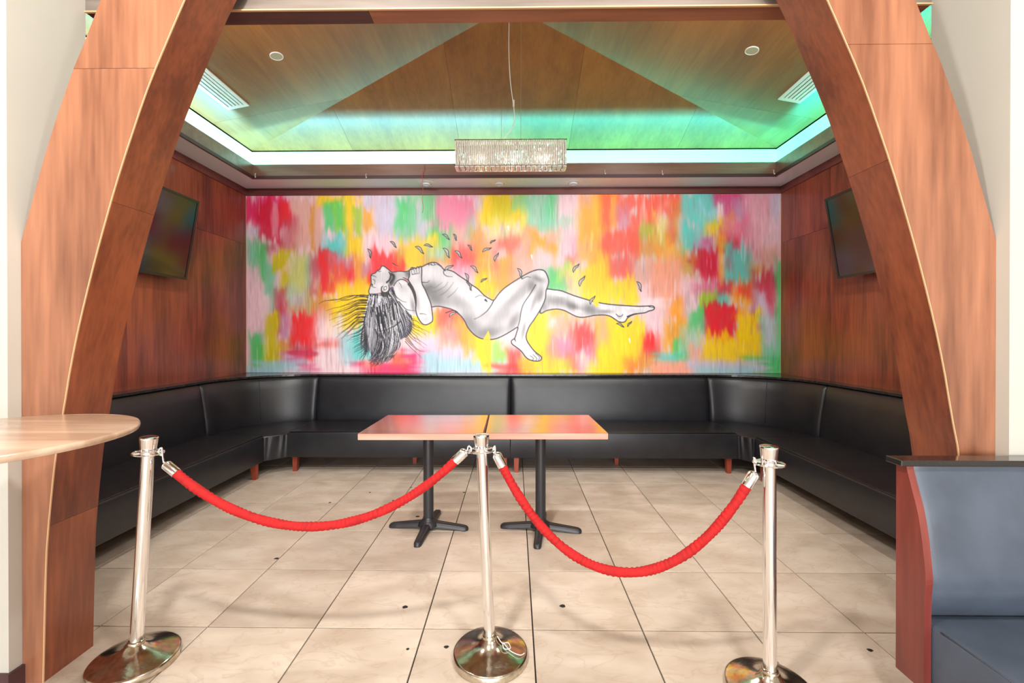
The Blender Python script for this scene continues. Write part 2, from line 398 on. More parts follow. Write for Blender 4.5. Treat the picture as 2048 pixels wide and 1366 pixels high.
for sg, label in ((-1, 'tall curved reddish wood arch leg on the left, behind the round table'), (1, 'tall curved reddish wood arch leg on the right, behind the granite-topped booth')):
    a = thing('wooden_arch', (CX + sg * 1.85, Y0, 0), label, 'arch', 'pair of curved wooden arch legs')
    zs = sorted(set([round(i * .0865, 4) for i in range(41)] + [1.74, 1.80]))
    def strip(za, zb, o0, o1, ya, yb, zs=zs):
        """solid between inner offset o0 and outer offset o1 measured from the inner/outer lines"""
        zz = [za] + [z for z in zs if za + .002 < z < zb - .002] + [zb]
        poly = [(CX + sg * o0(z), z) for z in zz] + [(CX + sg * o1(z), z) for z in zz[::-1]]
        n = len(zz); mb = MB(); vs = []; fs = []
        for z in zz:
            for (x, y) in ((CX + sg * o0(z), ya), (CX + sg * o1(z), ya), (CX + sg * o1(z), yb), (CX + sg * o0(z), yb)): vs.append((x, y, z))
        for i in range(n - 1):
            for k in range(4): fs.append((i * 4 + k, i * 4 + (k + 1) % 4, (i + 1) * 4 + (k + 1) % 4, (i + 1) * 4 + k))
        fs += [(3, 2, 1, 0), tuple(range(4 * n - 4, 4 * n))]
        return mb.add(vs, fs)
    strip(0, 3.46, lambda z: W(z) + .004, lambda z: WO(z) - .001, Y0 + .004, Y1).build('core', M_archi, a)
    cuts = (0, 2.421, 3.46) if sg < 0 else (0, 2.49, 3.46)
    for za, zb in zip(cuts[:-1], cuts[1:]):
        strip(za, zb - .0015, lambda z: W(z) + .003, lambda z: WO(z), Y0, Y0 + .004).build('front_panel', M_arch, a)
    cuts = (0, .62, 1.9, 3.46) if sg < 0 else (0, 2.05, 3.46)
    for za, zb in zip(cuts[:-1], cuts[1:]):
        strip(za, zb - .001, lambda z: W(z), lambda z: W(z) + .004, Y0 + .005, Y1).build('inner_panel', M_archi, a)
    strip(0, 3.46, lambda z: W(z) - .0005, lambda z: W(z) + .0026, Y0 - .0005, Y0 + .0045).build('edge_strip', M_edge, a)

# ------------------------------------------------------------------ mural (flat painting, rasterised into a fine vertex-colour grid)
MX0, MX1, MZ0, MZ1 = -3.168, 3.098, .9195, 3.003
MW, MH = 1072, 357
rg = np.random.RandomState(5)
def gnoise(sx, sy, seed):
    a = np.random.RandomState(seed).randn(MH, MW); F = np.fft.fft2(a)
    fy = np.fft.fftfreq(MH)[:, None]; fx = np.fft.fftfreq(MW)[None]
    a = np.real(np.fft.ifft2(F * np.exp(-2 * (np.pi ** 2) * ((fx * sx) ** 2 + (fy * sy) ** 2)))); return a / a.std()
NV = gnoise(.9, 12, 1); NE = gnoise(1.3, 8, 11); NV2 = gnoise(2.6, 22, 2); NB = gnoise(9, 11, 3); NH = gnoise(22, 1.2, 4); NF = gnoise(.7, 5, 6); NB2 = gnoise(16, 20, 8); ND = gnoise(2.0, 9, 9)
GX, GY = np.meshgrid(np.arange(MW, dtype=float), np.arange(MH, dtype=float))
img = np.empty((MH, MW, 3)); img[:] = (226, 200, 205)
def patch(x0, y0, x1, y1, c, soft=5, al=.93, hz=0):
    """one brush-dabbed area; ragged bristle ends up and down (or left and right for hz)"""
    pad = 34; a, b = int(max(0, x0 - pad)), int(min(MW, x1 + pad)); t, d = int(max(0, y0 - pad)), int(min(MH, y1 + pad))
    if b <= a or d <= t: return
    s = (slice(t, d), slice(a, b)); X, Y = GX[s], GY[s]
    dx = np.minimum(X - x0, x1 - X); dy = np.minimum(Y - y0, y1 - Y)
    k = min(1, .35 + min(x1 - x0, y1 - y0) / 60)
    if hz: dd = np.minimum(dx + (9 * NH[s] + 3 * NB[s]) * k, dy * 1.6 + (2.5 * NH[s] + 2 * NB[s]) * k)
    else: dd = np.minimum(dx * 1.35 + (4.2 * NB[s] + 2.4 * NV[s]) * k, dy + (4.6 * NE[s] + 3.6 * NV2[s] + 4.2 * NB[s]) * k)
    m = al / (1 + np.exp(-np.clip((dd + 1) / (soft * .55), -30, 30)))
    m *= np.clip(.94 + .07 * (NH if hz else NV)[s] + .05 * NF[s], 0, 1)
    img[s] = img[s] * (1 - m[..., None]) + np.array(c, float) * m[..., None]
C_ = dict(M=(222, 38, 98), K=(208, 28, 62), R=(236, 40, 46), T=(242, 84, 62), P=(246, 208, 220), S=(250, 166, 140), Y=(248, 205, 22), O=(206, 190, 26), G=(84, 196, 116), L=(152, 196, 48),
          A=(96, 205, 198), B=(168, 212, 224), V=(208, 200, 224), N=(246, 166, 48), U=(204, 128, 152), W=(250, 222, 228), E=(225, 172, 162), Q=(126, 204, 168), Z=(232, 128, 160), X=(190, 90, 104), D=(214, 146, 60), F=(232, 226, 118), I=(176, 208, 190), H=(200, 150, 190), J=(232, 92, 86))
def pset(ox, oy, k, txt):
    for ln in txt.split(';'):
        q = ln.split()
        if len(q) < 5: continue
        x0, y0, x1, y1 = [float(v) / k for v in q[:4]]; o = dict(soft=5, al=.93, hz=0)
        for e in q[5:]:
            if e[0] == 's': o['soft'] = float(e[1:])
            elif e[0] == 'a': o['al'] = float(e[1:])
            elif e == 'h': o['hz'] = 1
        patch(x0 + ox - 491, y0 + oy - 390, x1 + ox - 491, y1 + oy - 390, C_[q[4]], **o)
pset(480, 380, 3.594, '''0 0 1300 1400 P s3;350 40 600 430 E;970 40 1150 360 V s9;0 560 160 1010 P;150 690 215 900 W;0 30 350 245 M s6;100 90 300 370 K s5;290 60 352 220 R s5;150 370 260 450 X s7;
40 250 140 345 V;240 80 270 330 P s3 a.6;300 230 400 410 X s9 a.7;40 345 130 560 Q s8;130 365 195 640 G s7;180 540 245 725 Q s6;210 700 262 880 Q s6 a.8;340 470 510 790 L s10 a.5;400 480 500 700 F s12 a.5;250 455 345 560 O;300 560 345 725 O;330 700 400 860 I s9;380 755 500 830 V s9;480 480 520 900 Q s8 a.8;
510 110 545 430 D s3;545 60 600 420 E s7;560 30 890 120 Y s6;760 90 835 470 Y;600 90 700 295 G;690 90 762 310 L;820 105 888 330 L;700 60 740 260 G s4 a.7;600 310 780 480 B s9;640 330 725 470 A s6;730 340 775 470 A s7 a.7;780 350 900 480 Y s6;890 40 975 150 V;895 140 962 310 N s5;890 310 975 445 W;975 340 1140 470 P s9;
1140 30 1300 380 Q s9;1150 60 1235 265 G s7;1230 200 1300 330 V s9 a.7;1140 370 1320 545 Y s8;1100 430 1190 560 D s7;500 465 600 770 X s8;530 620 600 720 E s7;590 475 690 745 R;680 490 840 625 U s7;700 560 840 700 T s8;770 570 830 650 R s6;840 480 890 700 N s6;885 540 955 660 U s6 a.8;700 660 960 790 Y s7;950 450 1125 640 R s7;1120 560 1200 640 R s6;
640 750 960 1010 Y s6;640 890 710 985 O;500 755 645 890 D s9;340 820 510 890 D s10 a.6;250 720 322 1040 X s7;290 820 345 910 K s7 a.7;280 900 362 1090 H s7;360 890 562 1135 R s7;480 1090 530 1225 R s5;345 1120 500 1170 X s8 h;270 1080 350 1180 D s7;190 880 282 1245 O;110 1120 275 1250 O s6;75 1040 160 1290 G s6;560 870 640 960 E s9;560 940 730 1100 W s10;540 1120 770 1320 W s9;560 1085 745 1125 J s6 a.7 h;
280 1175 480 1265 H s6 h a.8;100 1235 470 1310 B s7 h;40 1270 330 1320 B s6 h;380 1150 540 1210 K s5 h a.6;400 1250 560 1300 M s4 h a.45;740 1040 880 1240 B s9;830 1000 975 1230 A s9;870 1250 1320 1330 M s6 h a.85;1100 1150 1300 1300 T s9;800 1250 880 1310 M s5 h a.7;1200 1080 1320 1190 P s9;900 1230 1010 1290 J s7 h;1240 900 1330 1070 Y s6;650 1270 880 1320 W s6 h''')
pset(820, 380, 3.595, '''0 0 1450 1400 P s3 a.25;150 30 500 320 Z s9;0 30 70 330 G s8 a.8;55 100 135 355 V s8;95 30 190 225 G s8 a.8;130 270 225 475 G s8;215 300 335 485 G s7;325 270 470 450 E s10;420 130 485 340 Q s9 a.7;480 50 535 300 V s9;335 50 480 200 Z s9 a.8;
520 30 850 265 Y s8;590 40 705 205 O s9;540 80 580 250 Y s6;530 230 830 385 F s10 a.7;640 250 800 330 W s9 a.5;460 290 560 480 D s9 a.6;760 40 880 130 Q s9;820 130 880 330 F s9 a.6;
860 30 1085 320 Q s8;1010 30 1085 180 G s8 a.6;890 80 960 250 I s9;990 290 1085 400 I s8;1075 30 1260 300 P s8;1160 60 1240 300 W s8 a.5;1080 215 1175 300 Q s8 a.7;1120 270 1260 570 P s9;1160 340 1230 560 Z s9 a.35;1240 50 1450 330 N s8;1250 30 1400 110 E s9 a.8;1300 250 1400 560 N s9;1225 200 1300 520 N s8 a.7;1340 80 1385 320 Y s7 a.7;1395 30 1450 600 T s8;
0 340 205 560 Y s7;100 470 340 545 D s8;140 430 255 500 I s9;325 460 490 560 R s9 a.85;380 410 480 490 J s9 a.8;345 540 490 650 Z s9;360 570 460 680 W s9 a.5;440 590 545 705 P s9;470 290 560 470 D s10 a.5;530 350 730 425 S s9;640 345 805 440 J s9 a.8;715 390 765 580 J s6 a.8;500 470 770 760 N s8;480 600 610 720 Y s8;590 430 655 640 S s8 a.7;620 420 640 560 J s6 a.5;
735 410 890 660 S s10;780 470 880 620 W s12 a.4;855 310 1060 460 S s9;895 330 985 430 N s7;940 430 1175 570 P s9;1035 395 1065 590 N s6 a.7;1140 495 1195 555 J s7 a.8;1000 400 1060 440 N s6 a.8;955 555 1045 630 I s8;1000 560 1165 735 G s9;1080 560 1250 650 F s9 a.8;1160 560 1245 730 F s9 a.7;1130 620 1180 700 E s8 a.7;1240 550 1450 860 Y s7;1290 600 1330 740 O s9 a.4;
130 840 270 1055 N s8;200 820 420 1010 J s8;290 900 350 1000 J s6;210 990 410 1150 S s10;360 940 480 1060 N s9;240 1020 420 1080 Z s9 a.5;0 880 190 1060 Y s7;80 1040 215 1180 V s10;0 1040 90 1200 P s8;0 1160 90 1320 M s7 h;40 1210 140 1310 Z s5 h a.8;110 1180 600 1320 B s8 h;250 1140 510 1215 V s9 h;410 1050 610 1190 N s8;470 1040 600 1240 Y s6;540 1030 605 1300 Y s5;
600 1080 720 1300 B s8;615 1100 725 1245 L s9 a.75;605 1255 860 1325 J s6 h;715 1155 810 1320 R s7 a.8;690 990 800 1110 P s9;850 860 1050 1250 Y s8;840 1180 1230 1330 Y s7;800 1220 900 1320 N s8;950 950 1040 1070 L s9 a.75;1030 890 1210 1090 S s9;1010 900 1065 985 P s8;1040 850 1260 900 N s9;1040 1060 1210 1230 Z s9 a.8;1090 1120 1150 1220 U s8 a.5;1280 880 1390 1010 S s9;1185 990 1360 1190 J s8;1220 1010 1330 1160 R s8 a.6;1160 1170 1300 1285 Z s8;1150 1200 1280 1300 J s6 a.5;1280 1090 1410 1240 U s9 a.8;1040 1230 1180 1300 L s9 a.6;1370 930 1450 1330 Y s8;1290 1260 1450 1330 Y s8;1230 1200 1300 1300 P s9 a.7''')
pset(1200, 380, 3.595, '''0 20 60 300 N s7;160 20 590 190 T s7;40 20 170 250 T s8 a.85;90 40 130 280 N s5;130 120 235 310 U s8 a.8;230 160 305 430 T s7;300 180 440 290 T s7;50 290 305 480 T s6;55 470 265 650 J s8;190 500 255 640 J s6;305 50 330 300 W s3 a.5;425 60 455 330 P s4 a.5;480 70 520 120 P s5 a.7;300 275 405 365 L s6 a.8;400 190 525 410 F s8 a.7;440 330 525 440 F s6;515 100 575 380 D s7;490 150 545 390 J s5 a.6;300 355 465 510 D s9;400 390 650 560 N s9 a.7;
600 10 850 270 A s8;590 250 730 460 A s8;715 130 885 240 B s8;720 180 780 440 A s7 a.6;830 10 1020 95 M s7;880 60 1050 230 H s8;890 50 960 200 M s9 a.5;855 110 882 235 W s3;760 220 955 335 Y s7 a.8;835 320 905 450 Y s7 a.7;875 330 1005 445 K s6 a.85;695 340 845 480 H s8;740 350 800 400 M s5 a.4;1040 30 1240 530 Z s8 a.75;1080 60 1230 500 P s12 a.6;895 220 1060 335 Z s7;1225 30 1320 360 V s8;1180 200 1300 470 P s9;
630 500 720 545 K s6 h;650 460 865 645 K s6;700 450 860 690 K s6;560 470 710 660 D s9 a.7;620 500 680 640 L s9 a.3;890 430 1105 680 A s7;900 480 950 570 K s6 a.35;855 330 892 720 N s5 a.8;1085 530 1190 630 D s9 a.7;1095 430 1310 520 E s9;340 490 600 800 S s8;240 530 375 790 E s9;265 690 350 840 P s6;0 470 75 830 Y s8;55 640 275 840 Y s6;100 680 175 770 L s9 a.4;590 610 725 840 P s9;690 640 865 770 Z s8;700 680 850 760 U s8 a.5;300 770 500 850 W s7 h;470 780 630 960 S s8;500 810 580 930 N s7;
720 740 865 910 L s6;635 840 765 1040 G s6;855 735 945 835 A s6;940 690 1100 840 N s7;985 690 1080 760 R s6 a.7;860 680 955 740 K s7 a.8;1095 610 1280 990 X s8 a.85;1150 640 1260 900 K s8 a.55;1125 740 1190 950 V s7;1190 820 1250 960 V s8 a.6;985 830 1060 930 N s6;765 830 992 1075 K s5;780 840 985 1060 R s6 a.5;985 890 1125 1060 Y s6;715 1050 1160 1265 Y s6;1265 490 1320 1320 G s5 a.85;1175 950 1275 1320 Q s8;1195 940 1255 1100 V s7 a.8;1040 1200 1310 1320 G s8 h;
455 920 630 1170 N s8;480 960 580 1120 D s8 a.6;310 880 475 1070 P s8;300 1050 435 1230 J s8;320 1060 400 1160 R s5;300 1140 430 1220 X s9 a.5;140 930 315 1320 Y s6;0 930 235 1320 Y s6;0 890 60 1110 S s8;190 1200 420 1320 D s8 a.85;210 1250 300 1320 J s9 a.4;540 1090 655 1240 G s6;600 1000 745 1170 I s9 a.8;650 1120 745 1210 S s8;420 1180 570 1260 A s7 h;400 1230 690 1330 S s6 h;640 1225 1190 1310 V s7 h;700 1280 1100 1320 B s6 h;400 30 560 110 T s6 a.5''')
# chalky streaks and bristle texture of the paint
_fy = np.fft.fftfreq(MH)[:, None]; _fx = np.fft.fftfreq(MW)[None]
_pad = np.concatenate([img, img[::-1]], 0); _k = np.exp(-2 * np.pi ** 2 * ((np.fft.fftfreq(MH * 2)[:, None] * 2.0) ** 2 + (_fx * .7) ** 2))[..., None]
img = np.real(np.fft.ifft2(np.fft.fft2(_pad, axes=(0, 1)) * _k, axes=(0, 1)))[:MH]
img *= 1 + .014 * NV[..., None] + .012 * NF[..., None]
m = np.clip(NV + .8 * NV2 + .7 * NB2 - 2.4, 0, 1)[..., None] * .3; img = img * (1 - m) + 240 * m
m = np.clip(-NV - .7 * NV2 + .7 * NB2 - 2.2, 0, 1)[..., None] * .25; img = img * (1 - m) + img * .7 * m
_g = img.mean(-1, keepdims=True); img = np.clip(_g + (img - _g) * 1.12, 0, 255)
def T(k, pts, o=None):
    ox, oy, s = {'c2': (620, 450, 4.553), 'c3': (840, 450, 4.553), 'c4': (1060, 450, 4.553), 'd': (720, 500, 8.5375)}[k]
    return [(x / s + ox - 491, y / s + oy - 390) for x, y in pts]
def fillmask(poly, smooth=3):
    P = catmull(poly, smooth, True) if smooth else np.array(poly); SS = 3
    a, b = int(P[:, 0].min()) - 1, int(P[:, 0].max()) + 2; t, d = int(P[:, 1].min()) - 1, int(P[:, 1].max()) + 2
    xs = (np.arange((b - a) * SS) + .5) / SS + a - .5; ys = (np.arange((d - t) * SS) + .5) / SS + t - .5
    m = np.zeros((len(ys), len(xs)), bool)
    for i in range(len(P)):
        (x1, y1), (x2, y2) = P[i - 1], P[i]
        if y1 == y2: continue
        lo, hi = min(y1, y2), max(y1, y2); r = np.where((ys >= lo) & (ys < hi))[0]
        if not len(r): continue
        xi = x1 + (ys[r] - y1) / (y2 - y1) * (x2 - x1); m[r] ^= xs[None] < xi[:, None]
    M = m.reshape(d - t, SS, b - a, SS).mean((1, 3)); F = np.zeros((MH, MW))
    F[max(t, 0):min(d, MH), a:b] = M[max(0, -t):MH - t]; return F
def paint(F, c): 
    global img
    img = img * (1 - F[..., None]) + np.array(c, float) * F[..., None]
def stroke(pts, w0, w1=None, c=(28, 26, 34), al=1, smooth=8, closed=False, F=None):
    P = catmull(pts, smooth, closed); 
    if closed: P = np.vstack([P, P[:1]])
    seg = np.hypot(*np.diff(P, axis=0).T); L = np.concatenate([[0], np.cumsum(seg)]); n = max(2, int(L[-1] / .6))
    s = np.linspace(0, L[-1], n); x = np.interp(s, L, P[:, 0]); y = np.interp(s, L, P[:, 1])
    w1 = w0 if w1 is None else w1; wd = np.linspace(w0, w1, n) / 2
    k = int(max(w0, w1) / 2 + 2); buf = F if F is not None else np.zeros((MH, MW)); xi = np.round(x).astype(int); yi = np.round(y).astype(int)
    for dx in range(-k, k + 1):
        for dy in range(-k, k + 1):
            a = np.clip(wd + .5 - np.hypot(xi + dx - x, yi + dy - y), 0, 1) * np.minimum(1, wd * 2 + .25)
            X = np.clip(xi + dx, 0, MW - 1); Y = np.clip(yi + dy, 0, MH - 1); np.maximum.at(buf, (Y, X), a)
    if F is None: paint(buf * al, c)
    return buf
def shade(F, blobs, mot=.04):
    """grey brushwork of the painted figure: ellipses (cx,cy,rx,ry,angle,value)"""
    g = np.full((MH, MW), 220.)
    for cx, cy, rx, ry, an, v, in blobs:
        c, s = math.cos(R(an)), math.sin(R(an)); u = (GX - cx) * c + (GY - cy) * s; w_ = -(GX - cx) * s + (GY - cy) * c
        k = np.exp(-((u / rx) ** 2 + (w_ / ry) ** 2) ** 1.2); g = g * (1 - k) + v * k
    g = g * (1 + mot * .35 * NB + mot * .25 * NF)
    paint(F, (0, 0, 0)); img[:] = img + F[..., None] * (np.clip(g, 40, 250)[..., None] * np.array((1, .985, 1.01)))
INK = (34, 32, 42)
def q(k, *b): # blob in crop coordinates
    ox, oy, s = {'c2': (620, 450, 4.553), 'c3': (840, 450, 4.553), 'c4': (1060, 450, 4.553), 'd': (720, 500, 8.5375)}[k]
    return (b[0] / s + ox - 491, b[1] / s + oy - 390, b[2] / s, b[3] / s, b[4], b[5])
# straight leg
leg = T('c4', [(150, 592), (240, 592), (300, 600), (350, 618), (420, 645), (500, 670), (575, 692), (640, 708), (750, 725), (880, 735), (1000, 742), (1100, 739), (1135, 742), (1146, 760), (1130, 776), (1095, 785), (1060, 800), (1000, 808), (950, 820), (905, 845), (885, 875), (860, 887), (820, 880), (790, 860), (740, 830), (680, 820), (600, 825), (530, 838), (480, 842), (430, 830), (380, 805), (330, 780), (280, 768), (230, 768), (170, 780), (110, 802), (130, 700)])
F = fillmask(leg); shade(F, [q('c4', 250, 690, 120, 50, 8, 150), q('c4', 400, 740, 70, 35, 25, 120), q('c4', 130, 740, 60, 60, 0, 150), q('c4', 560, 770, 90, 55, 10, 130), q('c4', 460, 790, 45, 20, 15, 215), q('c4', 690, 790, 80, 20, 0, 150), q('c4', 300, 640, 50, 14, 10, 235), q('c4', 830, 840, 25, 20, 0, 190), q('c4', 700, 750, 50, 18, 0, 225), q('c4', 960, 780, 60, 20, 0, 205)], .09)
stroke(leg, 2.1, c=INK, closed=True); stroke(T('c4', [(800, 812), (820, 832), (850, 830), (858, 815)]), 1.4, c=INK)
stroke(T('c4', [(1095, 745), (1120, 752), (1140, 755)]), 1, c=INK); stroke(T('c4', [(900, 835), (960, 812), (1010, 806)]), 2.6, 1.2, c=INK)
paint(fillmask(T('c4', [(590, 690), (640, 690), (640, 738), (618, 748), (596, 720)]), 0), (248, 205, 30))
# torso and bent leg
body = T('c3', [(-70, 400), (-20, 395), (25, 382), (60, 365), (110, 343), (160, 343), (200, 368), (235, 405), (268, 408), (320, 425), (370, 460), (430, 500), (480, 540), (540, 580), (600, 640), (650, 672), (690, 684), (730, 632), (780, 580), (850, 530), (930, 480), (1000, 440), (1060, 415), (1110, 407), (1150, 420), (1175, 460), (1188, 510), (1180, 560), (1165, 600), (1158, 670), (1130, 740), (1090, 810), (1050, 870), (1010, 930), (985, 1000), (990, 1050), (1020, 1100), (1060, 1150), (1110, 1190), (1125, 1212), (1108, 1236), (1070, 1240), (1020, 1230), (980, 1203), (940, 1150), (890, 1110), (857, 1085), (850, 1055), (880, 1030), (897, 980), (907, 932), (850, 965), (790, 1000), (720, 1032), (660, 1043), (600, 1040), (550, 1025), (500, 990), (450, 930), (420, 870), (380, 820), (320, 775), (260, 755), (180, 740), (100, 745), (40, 700), (-30, 560)])
F = fillmask(body)
shade(F, [q('c3', 170, 650, 130, 90, 10, 118), q('c3', 60, 600, 60, 110, 60, 110), q('c3', 330, 690, 160, 60, 25, 165), q('c3', 470, 900, 120, 90, 50, 140), q('c3', 640, 980, 160, 60, -12, 132), q('c3', 760, 820, 160, 70, -50, 172), q('c3', 600, 820, 90, 50, -35, 190), q('c3', 880, 660, 120, 45, -45, 165), q('c3', 1030, 560, 45, 60, 10, 140), q('c3', 1090, 490, 60, 30, 20, 150), q('c3', 960, 600, 30, 90, 30, 175),
          q('c3', 1060, 690, 22, 130, 22, 165), q('c3', 985, 780, 26, 140, 15, 225), q('c3', 1110, 640, 28, 70, 15, 145), q('c3', 870, 880, 40, 100, 30, 150), q('c3', 960, 960, 16, 80, 10, 165), q('c3', 1130, 450, 36, 34, 0, 235), q('c3', 480, 640, 130, 50, 40, 222), q('c3', 300, 500, 110, 46, 30, 234), q('c3', 100, 430, 90, 50, 10, 236), q('c3', 930, 1080, 30, 40, 0, 205), q('c3', 1010, 1170, 50, 22, 45, 238), q('c3', 820, 620, 40, 110, 45, 225), q('c3', 600, 700, 40, 30, 30, 205)], .05)
for p in ([(60, 600), (110, 560), (150, 570), (220, 520)], [(120, 610), (170, 600), (240, 560), (270, 520)], [(200, 640), (260, 600), (310, 540), (320, 520)], [(270, 660), (330, 610), (360, 570)]):
    stroke(T('c3', p), 2.6, 1.2, c=(110, 106, 116), al=.55)
stroke(body, 2.1, c=INK, closed=True)
for p, a, b in (([(690, 684), (660, 740), (620, 790), (560, 835), (510, 858)], 2.2, .8), ([(1070, 545), (1020, 630), (960, 720), (935, 800), (925, 870), (907, 932)], 1.8, 1.4), ([(235, 405), (232, 440), (260, 465), (310, 470)], 1.8, .8), ([(520, 660), (560, 640), (600, 650)], 1, .6), ([(612, 682), (625, 695)], 4, 2.5), ([(945, 492), (990, 472), (1025, 478)], 1.6, .8), ([(1020, 1190), (1050, 1215), (1040, 1230)], 1, 1), ([(1045, 1180), (1080, 1215), (1070, 1238)], 1, 1), ([(1070, 1170), (1105, 1205), (1095, 1232)], 1, 1), ([(880, 1040), (888, 1062)], 2.5, 1), ([(30, 520), (80, 522), (100, 505)], 1.6, .8), ([(60, 366), (90, 355), (130, 365), (175, 360), (215, 385)], 1.3, 1), ([(110, 345), (125, 362)], 1, 1), ([(85, 352), (98, 368)], 1, 1), ([(140, 343), (152, 362)], 1, 1), ([(440, 520), (470, 560), (490, 600)], 1.8, .7), ([(250, 800), (330, 778), (380, 820)], 2.2, 1.4)):
    stroke(T('c3', p), a, b, c=INK)
paint(fillmask(T('c3', [(590, 1045), (640, 960), (655, 1010), (665, 1320), (640, 1300)]), 0) * .92, (244, 200, 36))
# neck, face
face = T('d', [(180, 748), (170, 700), (185, 650), (200, 600), (212, 560), (210, 500), (210, 430), (240, 405), (285, 388), (298, 370), (330, 342), (362, 330), (385, 285), (410, 268), (450, 285), (520, 340), (560, 374), (620, 372), (700, 360), (800, 368), (860, 350), (900, 330), (950, 400), (900, 480), (760, 500), (680, 560), (600, 620), (520, 640), (430, 640), (330, 712), (250, 755)])
F = fillmask(face); shade(F, [q('d', 590, 470, 60, 90, 20, 105), q('d', 840, 410, 60, 60, 0, 110), q('d', 720, 430, 90, 50, 0, 205), q('d', 430, 560, 50, 60, 0, 205), q('d', 270, 480, 30, 80, 0, 205), q('d', 560, 560, 40, 60, 30, 70), q('d', 400, 330, 60, 50, 30, 245), q('d', 360, 600, 80, 60, -30, 238)], .03)
stroke(face[:23], 1.8, c=INK); stroke(T('d', [(520, 375), (545, 430), (530, 500), (480, 550)]), 2.2, 3.5, c=INK)
for p, a, b in (([(215, 432), (260, 440), (300, 460)], 1.6, .8), ([(200, 600), (250, 632), (290, 640)], 1.4, .8), ([(225, 585), (235, 600)], 3, 2), ([(240, 500), (275, 520), (268, 580)], 1, .8), ([(330, 350), (350, 365), (385, 355)], 1.6, .8), ([(560, 410), (600, 440), (590, 500), (540, 550)], 5.5, 3)): stroke(T('d', p), a, b, c=(50, 46, 52))
# hair
hair = T('c2', [(540, 632), (620, 622), (700, 600), (760, 560), (790, 600), (850, 720), (930, 810), (940, 880), (940, 960), (895, 1020), (845, 1040), (780, 1110), (735, 1180), (650, 1215), (585, 1195), (530, 1120), (500, 1040), (492, 960), (510, 850), (530, 720)])
F = fillmask(hair); paint(F * .96, (84, 86, 104))
hr = random.Random(11); o2 = lambda k, p: T(k, p)
def hairline(col, wd, n, lo, hi):
    B = np.zeros((MH, MW))
    for _ in range(n):
        u = hr.random(); x0 = 545 + 240 * u + hr.uniform(-6, 6); y0 = 635 - 50 * max(0, u - .5) * 2 + hr.uniform(-15, 25)
        if u < .68:
            v = u / .68; ex = 470 + 330 * v + hr.uniform(-25, 25); ey = 1090 + 170 * math.sin(math.pi * (v * .75 + .18)) + hr.uniform(-60, 15)
        else:
            v = (u - .68) / .32; ex = 830 + 135 * v + hr.uniform(-15, 15); ey = 1080 - 120 * v + hr.uniform(-50, 10)
        f = hr.uniform(lo, hi); s0 = hr.uniform(0, 1 - f)
        bx = (hr.uniform(15, 50)) * (-1 if u < .5 else 1)
        pt = lambda t: (x0 + (ex - x0) * t + bx * math.sin(math.pi * t) * (1 if u > .78 else .7) + 8 * math.sin(5 * t + u * 20), y0 + (ey - y0) * t)
        stroke(T('c2', [pt(s0 + f * i / 6) for i in range(7)]), wd * hr.uniform(.7, 1.3), .4, F=B, smooth=5)
    paint(B * .95, col)
hairline((24, 22, 32), 2.6, 190, .45, 1); hairline((236, 238, 246), 1.9, 150, .3, .85); hairline((26, 24, 34), 1.5, 130, .25, .8); hairline((226, 228, 238), 1.3, 90, .2, .6)
for col, wd, n in (((24, 22, 30), 2.4, 60), ((236, 238, 246), 1.7, 46), ((24, 22, 30), 1.3, 30)):
    B = np.zeros((MH, MW))
    for _ in range(n):
        a = hr.random(); bx, by = 600 + 215 * a, 900 + hr.uniform(-190, 150); ex, ey = 545 + 215 * a + hr.uniform(-25, 5), 1275 - 90 * abs(a - .35) + hr.uniform(-50, 15)
        stroke(T('c2', [(bx, by), (bx + 22, by + (ey - by) * .35), (bx + 8, by + (ey - by) * .65), (ex + 30, ey - 28), (ex, ey)]), wd, .5, F=B, smooth=6)
    paint(B * .95, col)
B = np.zeros((MH, MW))
def wisp(p, w0=1.5, w1=.4): stroke(T('c2', p), w0, w1, F=B, smooth=6)
for i in range(24):  # long wisps blown to the left
    t = i / 23; x0, y0 = 535 - 30 * t + hr.uniform(-10, 10), 640 + 250 * t + hr.uniform(-10, 10)
    ln = (430, 330, 330, 300)[i % 4] * (1 - .25 * t) * hr.uniform(.75, 1); ex, ey = x0 - ln, y0 + 55 + 110 * t * hr.uniform(.6, 1) + hr.uniform(-20, 30)
    ey = max(ey, 690); j = hr.uniform(.6, 1.2)
    wisp([(x0, y0), (x0 - ln * .3, y0 + (ey - y0) * .18 - 12 * j), (x0 - ln * .6, y0 + (ey - y0) * .45 + 10 * j), (x0 - ln * .82, y0 + (ey - y0) * .8 - 4), (ex, ey)], 1.6, .4)
wisp([(540, 660), (440, 640), (340, 650), (250, 680), (140, 690), (85, 718)], 1.8, .6)
for i in range(20):  # lower left ends
    t = i / 19; x0, y0 = 500 + 20 * t, 930 + 260 * t; ln = hr.uniform(70, 190) * (1 - .5 * t)
    wisp([(x0 + 10, y0 - 40), (x0 - ln * .3, y0 + 6), (x0 - ln * .7, y0 + 26), (x0 - ln, y0 + 34 + hr.uniform(0, 26))], 1.6, .4)
for i in range(16):  # right hand ends
    t = i / 15; x0, y0 = 900 + 45 * t - 90 * max(0, t - .5), 800 + 300 * t; ln = hr.uniform(50, 230) * (1 - .35 * t)
    wisp([(x0 - 20, y0 - 40), (x0 + ln * .25, y0 + 20), (x0 + ln * .6, y0 + 40 + 20 * t), (x0 + ln, y0 + 70 + hr.uniform(0, 60))], 1.4, .4)
for i in range(14):
    x0 = 600 + 14 * i; wisp([(x0, 1225 - 3 * i), (x0 - 10 + hr.uniform(-8, 8), 1262 - 4 * i), (x0 - 22 + hr.uniform(-25, 30), 1295 - 5 * i)], 1.5, .4)
paint(B, (30, 27, 34)); stroke(T('c2', [(625, 965), (700, 955), (780, 920), (835, 880)]), .8, 2.4, c=INK)
